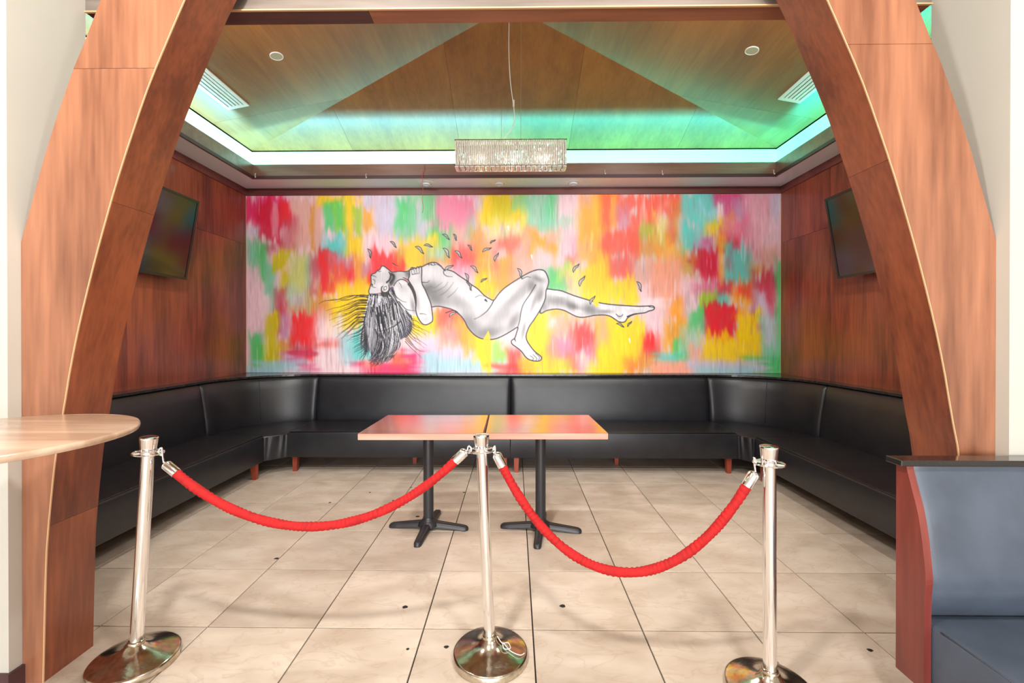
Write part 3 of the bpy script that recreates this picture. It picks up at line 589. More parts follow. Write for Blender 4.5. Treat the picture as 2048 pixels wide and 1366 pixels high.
# ear
er = T('d', [(400, 660), (415, 620), (450, 588), (490, 590), (510, 625), (505, 680), (470, 712), (430, 712), (403, 690)]); F = fillmask(T('d', [(390, 620), (520, 600), (520, 740), (480, 800), (400, 790), (380, 720)])); paint(F * .85, (52, 46, 48))
paint(fillmask(er), (238, 236, 240)); stroke(T('d', [(430, 690), (430, 640), (470, 615), (480, 650), (455, 685), (440, 665)]), 1.3, 1.0, c=INK)
# far arm and shoulder, then forearm with the hand on the chest
arm = T('d', [(600, 610), (630, 560), (670, 520), (730, 498), (800, 520), (860, 575), (900, 660), (940, 760), (970, 880), (980, 1000), (1000, 1130), (900, 1110), (840, 1050), (740, 960), (690, 880), (640, 790), (605, 700)])
F = fillmask(arm); shade(F, [q('d', 930, 960, 40, 130, -12, 150), q('d', 760, 660, 90, 60, 40, 208), q('d', 740, 560, 60, 40, 20, 240), q('d', 820, 850, 50, 120, -20, 222), q('d', 660, 700, 24, 80, -15, 240)], .03); stroke(arm[:10], 1.7, c=INK); stroke(T('d', [(605, 700), (640, 790), (740, 870), (820, 890)]), 1.6, .6, c=INK); stroke(T('d', [(690, 880), (800, 1000), (880, 1030), (960, 1035)]), 1.8, .8, c=INK); stroke(T('d', [(690, 560), (720, 590), (735, 640)]), 1, .6, c=INK)
stroke(T('d', [(860, 580), (900, 640), (940, 720), (965, 820), (975, 900)]), 5.5, 2.5, c=(48, 44, 50))
fore = T('d', [(870, 345), (895, 332), (925, 325), (940, 308), (965, 306), (985, 318), (1000, 292), (1022, 290), (1035, 305), (1045, 284), (1075, 288), (1082, 360), (1080, 480), (1090, 580), (1140, 680), (1200, 820), (1240, 930), (1262, 1080), (1268, 1200), (1230, 1245), (1150, 1278), (1080, 1250), (1010, 1140), (980, 1030), (985, 900), (975, 760), (930, 640), (880, 560), (850, 500), (870, 440)])
F = fillmask(fore); shade(F, [q('d', 1010, 900, 36, 150, -8, 180), q('d', 1100, 820, 40, 160, -20, 236), q('d', 1150, 1190, 90, 50, 0, 205), q('d', 960, 440, 60, 60, 0, 236), q('d', 1060, 440, 16, 90, 0, 200), q('d', 1030, 620, 60, 60, 0, 228), q('d', 1215, 1020, 20, 120, -5, 205)], .02); stroke(fore, 2.1, c=INK, closed=True)
for p in ([(900, 350), (915, 420)], [(945, 325), (965, 400)], [(985, 330), (1000, 395)], [(1035, 310), (1040, 390)]): stroke(T('d', p), 1, .8, c=(80, 78, 88))
stroke(T('d', [(920, 415), (980, 405), (1040, 395)]), 1.5, .8, c=INK); stroke(T('d', [(1050, 1090), (1110, 1090), (1160, 1105)]), 1.2, .6, c=INK); stroke(T('d', [(760, 470), (830, 500), (880, 560)]), 1.4, 2, c=INK)
# drifting leaves
def leaf(cx, cy, ln, an, white=.9):
    cx -= 491; cy -= 390; c, s = math.cos(R(an)), math.sin(R(an)); P = lambda u, v: (cx + c * u * ln - s * v * ln, cy + s * u * ln + c * v * ln)
    up = [P(-.5, .02), P(-.28, -.16), (P(0, -.17)), P(.25, -.02), P(.5, .10)]; dn = [P(.5, .10), P(.2, .13), P(0, .05), P(-.25, .04), P(-.5, .02)]
    paint(fillmask(up + dn[1:-1], 2) * white, (228, 224, 224)); stroke(up, 1.5, 1.6, c=INK); stroke(dn, 1.8, .9, c=INK); stroke([P(-.3, -.03), P(0, -.04), P(.3, .04)], .7, .5, c=INK)
for a in ((742, 506, 19, 68), (790, 488, 17, 40), (843, 499, 22, 35), (860, 491, 17, 5), (896, 473, 17, 32), (914, 474, 14, 60), (897, 505, 23, 52), (921, 508, 20, 40), (944, 495, 13, 50), (977, 499, 19, -30), (996, 514, 18, -70), (989, 483, 12, -40), (953, 538, 20, 38), (971, 560, 14, -40), (901, 535, 20, -38), (938, 555, 19, 65), (944, 573, 15, 70), (909, 628, 18, -40), (1044, 546, 21, 62), (1155, 536, 20, -60), (1167, 562, 23, -68), (1282, 573, 21, 62), (1188, 600, 19, -65), (1244, 650, 16, 20), (1262, 648, 13, -58)): leaf(*a)
for x, y in ((1020, 459), (1067, 517), (1262, 684)): leaf(x, y, 13, 80, 1) if 0 else stroke([(x - 491, y - 396), (x - 490, y - 388)], 3.2, 1.2, c=(250, 248, 240))
stroke([(788 - 491, 526 - 390), (799 - 491, 532 - 390)], 1.6, .8, c=INK)
img = np.clip(img, 0, 255)
xs = np.linspace(MX0, MX1, MW); zs_ = np.linspace(MZ1, MZ0, MH)
vv = np.empty((MH, MW, 3), np.float32); vv[..., 0] = xs[None]; vv[..., 1] = YB - .004; vv[..., 2] = zs_[:, None]
idx = np.arange(MH * MW).reshape(MH, MW); Q = np.stack([idx[:-1, :-1], idx[1:, :-1], idx[1:, 1:], idx[:-1, 1:]], -1).reshape(-1, 4)
me = bpy.data.meshes.new('mural'); me.vertices.add(MH * MW); me.vertices.foreach_set('co', vv.ravel())
me.loops.add(Q.size); me.loops.foreach_set('vertex_index', Q.ravel().astype(np.int32)); me.polygons.add(len(Q)); me.polygons.foreach_set('loop_start', np.arange(0, Q.size, 4, dtype=np.int32))
me.update(calc_edges=True)
lc = img / 255 * .97; lc = np.where(lc <= .04045, lc / 12.92, ((lc + .055) / 1.055) ** 2.4)
ca = me.color_attributes.new('paint', 'FLOAT_COLOR', 'POINT'); cc = np.ones((MH * MW, 4), np.float32); cc[:, :3] = lc.reshape(-1, 3); ca.data.foreach_set('color', cc.ravel())
mm = bpy.data.materials.new('mural_paint'); mm.use_nodes = True; nt = mm.node_tree; b = nt.nodes['Principled BSDF']; b.inputs['Roughness'].default_value = .5
at = nt.nodes.new('ShaderNodeAttribute'); at.attribute_name = 'paint'; nt.links.new(at.outputs['Color'], b.inputs['Base Color'])
me.materials.append(mm)
mu = thing('mural', (-.035, YB - .003, MZ0), 'wide abstract rainbow mural with a grey floating woman and drifting leaves on the back wall', 'mural')
mo = bpy.data.objects.new('painting', me); COL.objects.link(mo); mo.parent = mu; mo.location = (.035, -(YB - .003), -MZ0)
for _a in (MX0, MX1 - .006): MB().box(_a, _a + .006, YB - .008, YB - .003, MZ0, MZ1).build('edge_bead', M_edge, mu)


# ------------------------------------------------------------------ benches
ZB, ZT = .153, .407
def backrest(base, nrm, ends=(1, 1)):
    """base points on the wall line, nrm inward normals; padded section"""
    prof = [(.02, .33), (.205, .33), (.222, .37), (.228, .43), (.222, .52), (.205, .64), (.185, .76), (.168, .85), (.150, .882), (.125, .896), (.02, .896)]
    L = [0]
    for i in range(1, len(base)): L.append(L[-1] + math.dist(base[i], base[i - 1]))
    rows = []
    for i, (p, n_) in enumerate(zip(base, nrm)):
        da, db = L[i], L[-1] - L[i]; e = 1
        if ends[0]: e = min(e, 1 - .16 * math.exp(-da / .018))
        if ends[1]: e = min(e, 1 - .16 * math.exp(-db / .018))
        r = []
        for d, z in prof:
            d2 = d * e if d > .1 else d
            r.append((p[0] + n_[0] * d2, p[1] + n_[1] * d2, z))
        rows.append(r + [r[0]])
    mb = MB().grid(rows); n = len(prof) + 1
    mb.f.append(tuple(range(n - 1))); mb.f.append(tuple(len(mb.v) - n + i for i in range(n - 1)))
    return mb
def lerp_line(a, b, n=40):
    t = [0, .004, .01, .018, .03, .05] ; Ld = math.dist(a, b)
    tt = [x / Ld for x in t] + list(np.linspace(.08 / Ld, 1 - .08 / Ld, n)) + [1 - x / Ld for x in t[::-1]]
    return [(a[0] + (b[0] - a[0]) * q, a[1] + (b[1] - a[1]) * q) for q in tt]
def seat_mb(poly, zt=ZT):
    """seat block with softly rounded upper edge and crowned top"""
    c = np.mean(np.array(poly), 0); mb = MB(); rings = []
    for ins, z in ((.004, ZB), (0, ZB + .008), (0, zt - .03), (.004, zt - .014), (.012, zt - .004), (.026, zt), (.06, zt + .002)):
        rings.append([(p, ins, z) for p in poly])
    n = len(poly); A = np.array(poly, float)
    def inset(d):
        out = []
        for i in range(n):
            p0, p1, p2 = A[i - 1], A[i], A[(i + 1) % n]
            e1 = (p1 - p0) / np.linalg.norm(p1 - p0); e2 = (p2 - p1) / np.linalg.norm(p2 - p1)
            n1 = np.array((-e1[1], e1[0])); n2 = np.array((-e2[1], e2[0])); b = n1 + n2; b /= max(.2, np.dot(b, n1))
            out.append(p1 + b * d)
        return out
    area = sum(A[i - 1][0] * A[i][1] - A[i][0] * A[i - 1][1] for i in range(n)); s = 1 if area > 0 else -1
    vs = []; fs = []
    for r in rings:
        z = r[0][2]
        for q in inset(r[0][1] * s): vs.append((q[0], q[1], z))
    m = len(rings)
    for i in range(m - 1):
        for k in range(n): fs.append((i * n + k, i * n + (k + 1) % n, (i + 1) * n + (k + 1) % n, (i + 1) * n + k))
    fs.append(tuple(range(n))[::-1]); fs.append(tuple(range((m - 1) * n, m * n)))
    return mb.add(vs, fs)
def bleg(x, y, sx=0, sy=0):
    mb = MB(); a, b = .026, .019
    vs = []
    for z, h, t in ((0, b, 1), (ZB + .005, a, 0)):
        for dx, dy in ((-1, -1), (1, -1), (1, 1), (-1, 1)): vs.append((x + sx * t * .012 + dx * h, y + sy * t * .012 + dy * h, z))
    return mb.add(vs, [(0, 3, 2, 1), (4, 5, 6, 7), (0, 1, 5, 4), (1, 2, 6, 5), (2, 3, 7, 6), (3, 0, 4, 7)])
def piping(pts, par, r=.004): MB().tube(pts, r, 6).build('piping', M_piping, par, True)
LW, RW, BW = XL + .002, XR - .002, YB - .002
BA, BB = -2.247, 2.187; YS = 4.37; SL, SR = -2.405, 2.275; YC = 4.225
def straight(name, label, a, b, nrm, poly, legs, pipe):
    c = np.mean(np.array(poly), 0)
    t = thing(name, (c[0], c[1], 0), label, 'bench', 'black leather banquette bench units round the alcove')
    base = lerp_line(a, b)
    backrest(base, [nrm] * len(base)).build('backrest', M_leather, t, True, 50)
    seat_mb(poly).build('seat', M_leather, t, True, 40)
    for l in legs: bleg(*l).build('leg', M_leg, t)
    piping(pipe, t)
YN = 2.02
straight('banquette_bench', 'black leather side bench along the left wall, nearest the left arch', (LW, YN), (LW, YC + .0), (1, 0),
         [(LW + .05, YN), (SL, YN), (SL, YC - .004), (LW + .05, YC - .004)], [(-2.455, 4.15, 0, 1), (-2.455, 2.2), (-3.0, 4.1), (-3.0, 2.2)],
         [(SL + -.008, YN + .02, ZT - .004), (SL - .008, YC - .02, ZT - .004)])
straight('banquette_bench', 'black leather side bench along the right wall, behind the booth', (RW, YN), (RW, YC + .02), (-1, 0),
         [(RW - .05, YN), (SR, YN), (SR, YC - .004), (RW - .05, YC - .004)], [(2.325, 4.15, 0, 1), (2.325, 2.2), (2.95, 4.1), (2.95, 2.2)],
         [(SR + .008, YN + .02, ZT - .004), (SR + .008, YC - .02, ZT - .004)])
straight('banquette_bench', 'black leather back bench under the painted woman, left of the middle seam', (BA, BW), (-.042, BW), (0, -1),
         [(BA, BW - .05), (BA, YS), (-.044, YS), (-.044, BW - .05)], [(-2.20, 4.44, 0, -1), (-.10, 4.42), (-1.06, 4.72), (-2.18, 5.0), (-.1, 5.0)],
         [(BA + .02, YS + .008, ZT - .004), (-.06, YS + .008, ZT - .004)])
straight('banquette_bench', 'black leather back bench under the feet of the painted woman, right of the middle seam', (-.038, BW), (BB, BW), (0, -1),
         [(-.036, BW - .05), (-.036, YS), (BB, YS), (BB, BW - .05)], [(.02, 4.42), (2.12, 4.43, 0, -1), (1.08, 4.72), (.02, 5.0), (2.1, 5.0)],
         [(-.02, YS + .008, ZT - .004), (BB - .02, YS + .008, ZT - .004)])
def corner(label, cx, cy, x_wall, sg, A, B):
    t = thing('corner_bench', ((A[0] + B[0]) / 2 + sg * .3, cy + .3, 0), label, 'bench', 'curved corner bench units')
    Rr = abs(x_wall - cx)
    def arc(r, n, a0=0, a1=90, ry=None):
        return [(cx + sg * r * math.cos(R(q)), cy + (ry or r) * math.sin(R(q))) for q in np.linspace(a0, a1, n)]
    RY = BW - cy
    for a0, a1, e in ((0, 45, (1, 0)), (45, 90, (0, 1))):
        d = [0, .3, .8, 1.5, 2.5, 4, 6, 9] 
        if e[0]: aa = d + list(np.linspace(12, 44.7, 22)) + [45]
        else: aa = [45, 45.3] + list(np.linspace(46, 78, 22)) + [90 - x for x in d[::-1]]
        if not e[0]: pass
        base = [(cx + sg * Rr * math.cos(R(q)), cy + RY * math.sin(R(q))) for q in aa]
        nn = [(-sg * math.cos(R(q)), -math.sin(R(q))) for q in aa]
        o = backrest(base, nn, (e[0], e[1])); o.build('backrest_panel', M_leather, t, True, 50)
    zt = ZT - .012
    poly = [A, B] + [(cx + sg * (Rr - .1) * math.cos(R(q)), cy + (RY - .1) * math.sin(R(q))) for q in np.linspace(90, 0, 18)]
    seat_mb(poly, zt).build('seat', M_leather, t, True, 40)
    # gathered leather pleats on the short front
    e = np.array(B) - np.array(A); Ln = np.linalg.norm(e); e /= Ln; nn = np.array((e[1], -e[0]))
    if nn[1] > 0: nn = -nn
    rows = []
    for i in range(41):
        u = i / 40; r = []
        for k in range(13):
            v = k / 12; z = ZB + .006 + (zt - .02 - ZB) * v
            dd = .006 + .007 * math.sin(u * 19 + 2.4 * (1 - v) + 1.5 * math.sin(u * 7)) * (0.25 + .75 * v) * math.sin(math.pi * min(1, max(0, u))) ** .5
            p = np.array(A) + e * u * Ln + nn * dd; r.append((p[0], p[1], z))
        rows.append(r)
    MB().grid(rows).build('pleated_front', M_leather, t, True)
    # seam line down the middle of the back
    q = R(45); pr = [(.228, .43), (.222, .52), (.205, .64), (.185, .76), (.168, .85), (.150, .882)]
    piping([(cx + sg * (Rr - d) * math.cos(q), cy + (RY - d) * math.sin(q), z) for d, z in pr], t, .0025)
corner('curved black leather corner bench below the left edge of the mural', BA, YC + .0, LW, -1, (SL, YC), (BA - .002, YS))
corner('curved black leather corner bench below the right edge of the mural', BB, YC + .02, RW, 1, (SR, YC), (BB + .002, YS))
# ledge on top of the backs with curved corners
LZ0, LZ1 = .897, .917
led = struct('trim_7', MB().box(LW, LW + .155, YN, YC, LZ0, LZ1), M_ledge)
struct('trim_8', MB().box(RW - .155, RW, YN, YC + .02, LZ0, LZ1), M_ledge)
struct('trim_9', MB().box(BA, BB, BW - .155, BW, LZ0, LZ1), M_ledge)
for nm, cx, cy, xw, sg in (('trim_10', BA, YC, LW, -1), ('trim_11', BB, YC + .02, RW, 1)):
    rx, ry = abs(xw - cx) - .155, BW - cy - .155
    poly = [(cx + sg * rx * math.cos(R(q)), cy + ry * math.sin(R(q))) for q in np.linspace(0, 90, 20)] + [(cx, BW), (xw, BW), (xw, cy)]
    struct(nm, MB().prism(poly, 2, LZ0, LZ1), M_ledge)

# ------------------------------------------------------------------ square tables
def cafe_table(cx, cy, corners, label, rot):
    t = thing('cafe_table', (cx, cy, 0), label, 'table', 'pair of wooden tables in the middle of the alcove')
    a = np.array(corners); z0, z1 = .698, .74
    def rr(ins): 
        c = a.mean(0); return [tuple(p + (c - p) * ins / np.linalg.norm(c - p) * 1.4) for p in a]
    mb = MB(); vs = []; fs = []
    for ins, z in ((.002, z0), (0, z0 + .002), (0, z1 - .003)):
        vs += [(x, y, z) for x, y in rr(ins)]
    for i in range(2):
        for k in range(4): fs.append((i * 4 + k, i * 4 + (k + 1) % 4, i * 4 + 4 + (k + 1) % 4, i * 4 + 4 + k))
    fs += [(0, 1, 2, 3), (8, 9, 10, 11)]
    MB().add(vs, fs).build('table_edge', M_tedge, t)
    MB().prism(rr(.0015), 2, z1 - .0028, z1).build('tabletop', M_table, t)
    MB().lathe([(.036, .05), (.036, .69), ], (cx, cy, 0), 28).build('column', M_iron, t, True, 50)
    MB().lathe([(.10, .684), (.10, .697)], (cx, cy, 0), 24).build('mounting_plate', M_iron, t, True, 50)
    mb = MB().lathe([(.075, .030), (.070, .048), (.05, .062), (.040, .075), (.038, .085)], (cx, cy, 0), 28)
    mb.build('hub', M_iron, t, True, 50)
    for k in range(4):
        an = rot + k * math.pi / 2; d = np.array((math.cos(an), math.sin(an))); n = np.array((-d[1], d[0])); vs = []; fs = []
        secs = []
        for s, w_, h0, h1 in ((.02, .032, .022, .058), (.08, .030, .018, .052), (.16, .027, .010, .043), (.22, .026, .003, .036), (.262, .025, 0, .030), (.278, .019, 0, .024), (.285, .010, .001, .016)):
            c = np.array((cx, cy)) + d * s
            secs.append([(*(c - n * w_), h0), (*(c - n * w_ * .95), h1 - .008), (*(c - n * w_ * .6), h1), (*(c + n * w_ * .6), h1), (*(c + n * w_ * .95), h1 - .008), (*(c + n * w_), h0)])
        for q in secs: vs += q
        for i in range(len(secs) - 1):
            for j in range(6): fs.append((i * 6 + j, i * 6 + (j + 1) % 6, (i + 1) * 6 + (j + 1) % 6, (i + 1) * 6 + j))
        fs += [(5, 4, 3, 2, 1, 0), tuple(range(len(vs) - 6, len(vs)))]
        MB().add(vs, fs).build('foot', M_iron, t, True, 55)
cafe_table(-.608, 3.13, [(-1.002, 2.825), (-.204, 2.835), (-.207, 3.483), (-.974 - .02, 3.473)], 'brown wooden pedestal table on the left of the pair, black cross foot', -.08)
cafe_table(.184, 3.115, [(-.184, 2.853), (.603, 2.862), (.585, 3.50), (-.194, 3.49)], 'brown wooden pedestal table on the right of the pair, black cross foot', -.14)

# ------------------------------------------------------------------ round table by the left arch
rt = thing('round_table', (-1.575, 1.275, 0), 'pale striped wood round bar table in front of the left arch', 'table')
rc = (-1.575, 1.275, 0)
MB().lathe([(.362, 1.058), (.369, 1.060), (.372, 1.066), (.372, 1.074), (.369, 1.079), (.362, 1.080)], rc, 96).build('tabletop', M_round, rt, True, 40)
MB().lathe([(.03, .03), (.03, 1.058)], rc, 24).build('column', M_chrome, rt, True, 50)
MB().lathe([(.2, 0), (.2, .008), (.15, .016), (.05, .03), (.03, .04)], rc, 40).build('base', M_chrome, rt, True, 50)

# ------------------------------------------------------------------ booth on the right
bo = thing('booth_seat', (2.0, 1.3, 0), 'blue-grey leather booth with granite cap and red end panel at lower right', 'booth')
front = [(.182, 1.535), (.313, 1.535), (.468, 1.534), (.539, 1.529), (.637, 1.539), (.704, 1.549), (.766, 1.562), (.829, 1.582), (.893, 1.602), (.907, 1.604)]
fsm = catmull([(y, z) for z, y in front], 4)
zb0, zc = .153, .907
poly = [(1.535, zb0)] + [(float(y), float(z)) for y, z in fsm] + [(1.647, zc), (1.647, zb0)]
MB().prism(poly, 0, 1.403, 1.428).build('end_panel', M_booth, bo)
MB().prism([(1.647, zb0), (1.635, zb0), (1.635, zc), (1.647, zc)], 0, 1.428, 2.67).build('back_panel', M_booth, bo)
MB().rbox(1.376, 2.71, 1.594, 1.661, zc, .929, .0025).build('granite_cap', M_granite, bo)
rows = []
for x in [1.430, 1.433, 1.440, 1.453, 1.476, 1.511, 1.556] + list(np.linspace(1.6, 2.67, 20)):
    e = math.exp(-(x - 1.430) / .018) * .011
    sag = .011 * (1 - math.exp(-(x - 1.430) / .22))
    r = [(x, 1.634, .33)]
    for y, z in fsm[8:]:
        r.append((x, float(y) + .004 + e + sag * math.sin(math.pi * min(1, max(0, (float(z) - .33) / .58))), float(z)))
    r += [(x, 1.634, zc), (x, 1.634, .33)]; rows.append(r)
MB().grid(rows).build('back_cushion', M_bleather, bo, True, 60)
rows = []
for x in [1.433, 1.435, 1.440, 1.451, 1.467, 1.511] + list(np.linspace(1.56, 2.67, 20)):
    q = 1 - math.exp(-(x - 1.433) / .007)
    rows.append([(x, 1.60, zb0), (x, 1.60, .363 + .009 * q), (x, 1.53, .366 + .009 * q), (x, 1.33, .368 + .011 * q), (x, 1.07, .366 + .011 * q), (x, 1.04, .362 + .007 * q), (x, 1.025, .33), (x, 1.025, zb0), (x, 1.60, zb0)])
mb = MB().grid(rows); mb.f.append(tuple(range(8)))
mb.build('seat_cushion', M_bleather, bo, True, 45)
MB().tube([(1.437, 1.51, .373), (1.437, 1.035, .373)], .003, 8).build('piping', M_bleather, bo, True)
for x, y in ((1.46, 1.08), (2.62, 1.08), (1.46, 1.58), (2.62, 1.58)): bleg(x, y).build('leg', M_leg, bo)

# ------------------------------------------------------------------ stanchions
def stanchion(x, y, lean, label, zb=.95):
    t = thing('rope_post', (x, y, 0), label, 'stanchion', 'chrome rope posts across the opening')
    c = (x, y, 0); L = WL[t.name]
    MB().lathe([(.155, 0), (.159, .004), (.159, .026), (.155, .031), (.150, .033), (.12, .041), (.085, .052), (.055, .064), (.038, .078), (.032, .086), (.027, .088)], c, 64).build('base', M_chromeb, t, True, 40)
    parts = []
    parts.append(MB().lathe([(.030, .082), (.031, .088), (.031, .094), (.028, .098), (.0245, .10)], c, 32).build('collar', M_chromeb, t, True, 40))
    parts.append(MB().lathe([(.0238, .09), (.0238, .885)], c, 40).build('pole', M_chrome, t, True, 40))
    parts.append(MB().lathe([(.0265, .884), (.0275, .888), (.0335, .942), (.0342, .946), (.0325, .950), (.022, .9535), (.001, .9545)], c, 40).build('cap', M_chrome, t, True, 35))
    mb = MB()
    mb.tube([(x + .054 * math.cos(a), y + .054 * math.sin(a), .884) for a in np.linspace(0, 2 * math.pi, 48, endpoint=False)], .0035, 8, close=True)
    for k in range(4):
        a = math.pi / 4 + k * math.pi / 2; mb.tube([(x + .022 * math.cos(a), y + .022 * math.sin(a), .884), (x + .054 * math.cos(a), y + .054 * math.sin(a), .884)], .005, 8)
    mb.lathe([(.0255, .878), (.029, .880), (.029, .888), (.0255, .889)], c, 32)
    parts.append(mb.build('hook_ring', M_chrome, t, True, 40))
    for p in parts: p.rotation_euler = (0, lean, 0)
    return t
PL, PM, PR = (-1.589, 1.833), (-.102, 1.887), (.979, 1.707)
stanchion(*PL, .066, 'chrome rope post on the left beside the left arch, leaning right')
stanchion(*PM, -.041, 'chrome rope post in the middle holding the ends of both red ropes')
stanchion(*PR, -.006, 'chrome rope post on the right near the booth')
def rope(p0, p1, zs, label, hook0, hook1):
    """p0,p1 sleeve ends; zs = lowest height; parabola-like hang"""
    t = thing('velvet_rope', ((p0[0] + p1[0]) / 2, (p0[1] + p1[1]) / 2, zs), label, 'rope', 'red velvet ropes')
    p0, p1 = Vector(p0), Vector(p1)
    # catenary through p0,p1 with low point zs
    Lh = math.hypot(p1.x - p0.x, p1.y - p0.y); h0, h1 = p0.z - zs, p1.z - zs
    best = None
    for c in np.linspace(.05, 3, 600):
        x0 = c * math.acosh(1 + h0 / c); x1 = c * math.acosh(1 + h1 / c)
        if best is None or abs(x0 + x1 - Lh) < best[0]: best = (abs(x0 + x1 - Lh), c, x0)
    c, x0 = best[1:]
    pts = []
    for i in range(401):
        s = i / 400; xx = s * Lh - x0; z = zs + c * (math.cosh(xx / c) - 1)
        pts.append(Vector((p0.x + (p1.x - p0.x) * s, p0.y + (p1.y - p0.y) * s, z)))
    rip = lambda a, l: 1 + .085 * math.sin(a + l * 330 + 2.2 * math.sin(l * 23)) * (.6 + .4 * math.sin(l * 41 + a)) + .04 * math.sin(2 * a - l * 38)
    MB().tube(pts, .0185, 20, ripple=rip).build('velvet_sleeve', M_velvet, t, True)
    for a, b, hk in ((pts[0], pts[8], hook0), (pts[-1], pts[-9], hook1)):
        d = (a - b).normalized(); hk = Vector(hk)
        f0 = a - d * .012; f1 = a + d * .048
        MB().tube([f0, f0 + d * .001, f1 - d * .006, f1, f1 + d * .006], [.0195, .0205, .0205, .016, .008], 24).build('ferrule', M_chrome, t, True, 40)
        e = f1 + d * .006
        v = hk - e; side = Vector((0, -1, 0)); mid = e + v * .5
        path = catmull([e, e + v * .35, hk + Vector((-d.x * .002, 0, .016)), hk + Vector((d.x * .014, 0, .008)), hk + Vector((d.x * .012, 0, -.008)), hk + Vector((d.x * -.002, 0, -.013))], 6)
        MB().tube(path, .0038, 8).build('snap_hook', M_chrome, t, True)
zr = .884
lt = (PL[0] + zr * math.tan(.066), PL[1], zr); mt = (PM[0] - zr * math.tan(.041), PM[1], zr); rtp = (PR[0] - .005, PR[1], zr)
rope((lt[0] + .105, 1.838, .803), (mt[0] - .105, 1.882, .845), .565, 'red velvet rope on the left, hanging shallow between left and middle posts', (lt[0] + .056, lt[1], zr), (mt[0] - .056, mt[1], zr))
rope((mt[0] + .083, 1.875, .828), (rtp[0] - .072, 1.722, .797), .415, 'red velvet rope on the right, hanging deep between middle and right posts', (mt[0] + .055, mt[1] - .004, zr), (rtp[0] - .05, rtp[1] + .014, zr))
# string knotted round the foot of the middle post
st = catmull([(PM[0] + .03, PM[1] - .012, .098), (PM[0] + .05, PM[1] - .02, .075), (PM[0] + .075, PM[1] + .0, .062), (PM[0] + .085, PM[1] - .03, .06), (PM[0] + .06, PM[1] - .045, .068), (PM[0] + .055, PM[1] - .02, .075), (PM[0] + .085, PM[1] - .04, .056), (PM[0] + .125, PM[1] - .05, .046), (PM[0] + .145, PM[1] - .03, .040)], 8)
tag(MB().tube(st, .0018, 6).build('string_tie', M_cable, None, True), 'thin white string knotted on the base of the middle rope post', 'string')

# ------------------------------------------------------------------ televisions
def tv(xb, xt, sg, label):
    t = thing('television', (xb, 3.5, 2.24), label, 'television', 'black televisions tilted on the side walls')
    y0, y1, zb, zt = 2.85, 4.10, 1.88, 2.61
    n = Vector((-sg * (zt - zb), 0, -(abs(xb - xt)))).normalized()      # faces the room and slightly down
    up = Vector((xt - xb, 0, zt - zb)).normalized()
    H_ = math.hypot(xt - xb, zt - zb)
    def slab(u0, u1, v0, v1, d0, d1, r=0):
        mb = MB(); vs = []
        for d in (d0, d1):
            for (u, v) in ((u0, v0), (u1, v0), (u1, v1), (u0, v1)):
                p = Vector((xb, y0 + u, zb)) + up * v + n * d; vs.append(tuple(p))
        return mb.add(vs, [(0, 3, 2, 1), (4, 5, 6, 7), (0, 1, 5, 4), (1, 2, 6, 5), (2, 3, 7, 6), (3, 0, 4, 7)])
    Wd = y1 - y0
    slab(.06, Wd - .06, .05, H_ - .05, -.05, -.03).build('rear_housing', M_tvframe, t)
    slab(0, Wd, 0, H_, -.032, 0).build('body', M_tvframe, t)
    mb = MB()
    for q in ((0, Wd, 0, .022), (0, Wd, H_ - .022, H_), (0, .022, .022, H_ - .022), (Wd - .022, Wd, .022, H_ - .022)):
        s = slab(q[0], q[1], q[2], q[3], 0, .006); mb.add(s.v, s.f)
    mb.build('bezel', M_tvframe, t)
    slab(.022, Wd - .022, .022, H_ - .022, 0, .002).build('screen', M_tvscreen, t)
    xw = XL + .006 if sg < 0 else XR - .006
    c = Vector((xb, 3.47, zb)) + up * H_ * .5 - n * .05
    MB().tube([c, (xw, 3.47, c.z)], .03, 12).rbox(min(xw, xw - sg * .012), max(xw, xw - sg * .012), 3.3, 3.64, c.z - .15, c.z + .15, .002).build('wall_bracket', M_iron, t)
tv(-3.063, -2.938, -1, 'black flat television tilted down on the left wall, half hidden by the left arch')
tv(2.960, 2.841, 1, 'black flat television tilted down on the right wall, half hidden by the right arch')

# ------------------------------------------------------------------ crystal pendant
ch = thing('crystal_pendant', (-.03, 3.59, 2.71), 'long rectangular crystal pendant lamp hanging over the two tables', 'pendant lamp')
x0, x1, y0, y1, z0, z1 = -.475, .416, 3.52, 3.655, 2.712, 2.922
mb = MB()
for z, h in ((z1 - .006, .006), (z0, .005)):
    mb.box(x0, x1, y0, y0 + .006, z, z + h).box(x0, x1, y1 - .006, y1, z, z + h).box(x0, x0 + .006, y0, y1, z, z + h).box(x1 - .006, x1, y0, y1, z, z + h)
mb.build('frame', M_chrome, ch)
MB().box(x0 + .006, x1 - .006, y0 + .045, y1 - .045, z1 - .006, z1 - .003).build('top_plate', M_ltrim, ch)
rnd = random.Random(3); mb = MB()
def strand(x, y):
    n = 13; pts = []; rr = []
    px, py = x, y
    for i in range(n):
        t_ = i / (n - 1); pts.append((px + rnd.uniform(-.0022, .0022), py + rnd.uniform(-.002, .002), z1 - .006 - (z1 - z0 - .012) * t_)); rr.append(rnd.uniform(.0052, .0095))
    mb.tube(pts, rr, 5)
k = 50
for i in range(k):
    x = x0 + .010 + (x1 - x0 - .02) * i / (k - 1); strand(x, y0 + .010); strand(x, y1 - .010)
for i in range(1, 7):
    y = y0 + (y1 - y0) * i / 7; strand(x0 + .010, y); strand(x1 - .010, y)
tag(mb.build('crystal_strands', M_crystal, ch, False), kind='stuff')
mb = MB()
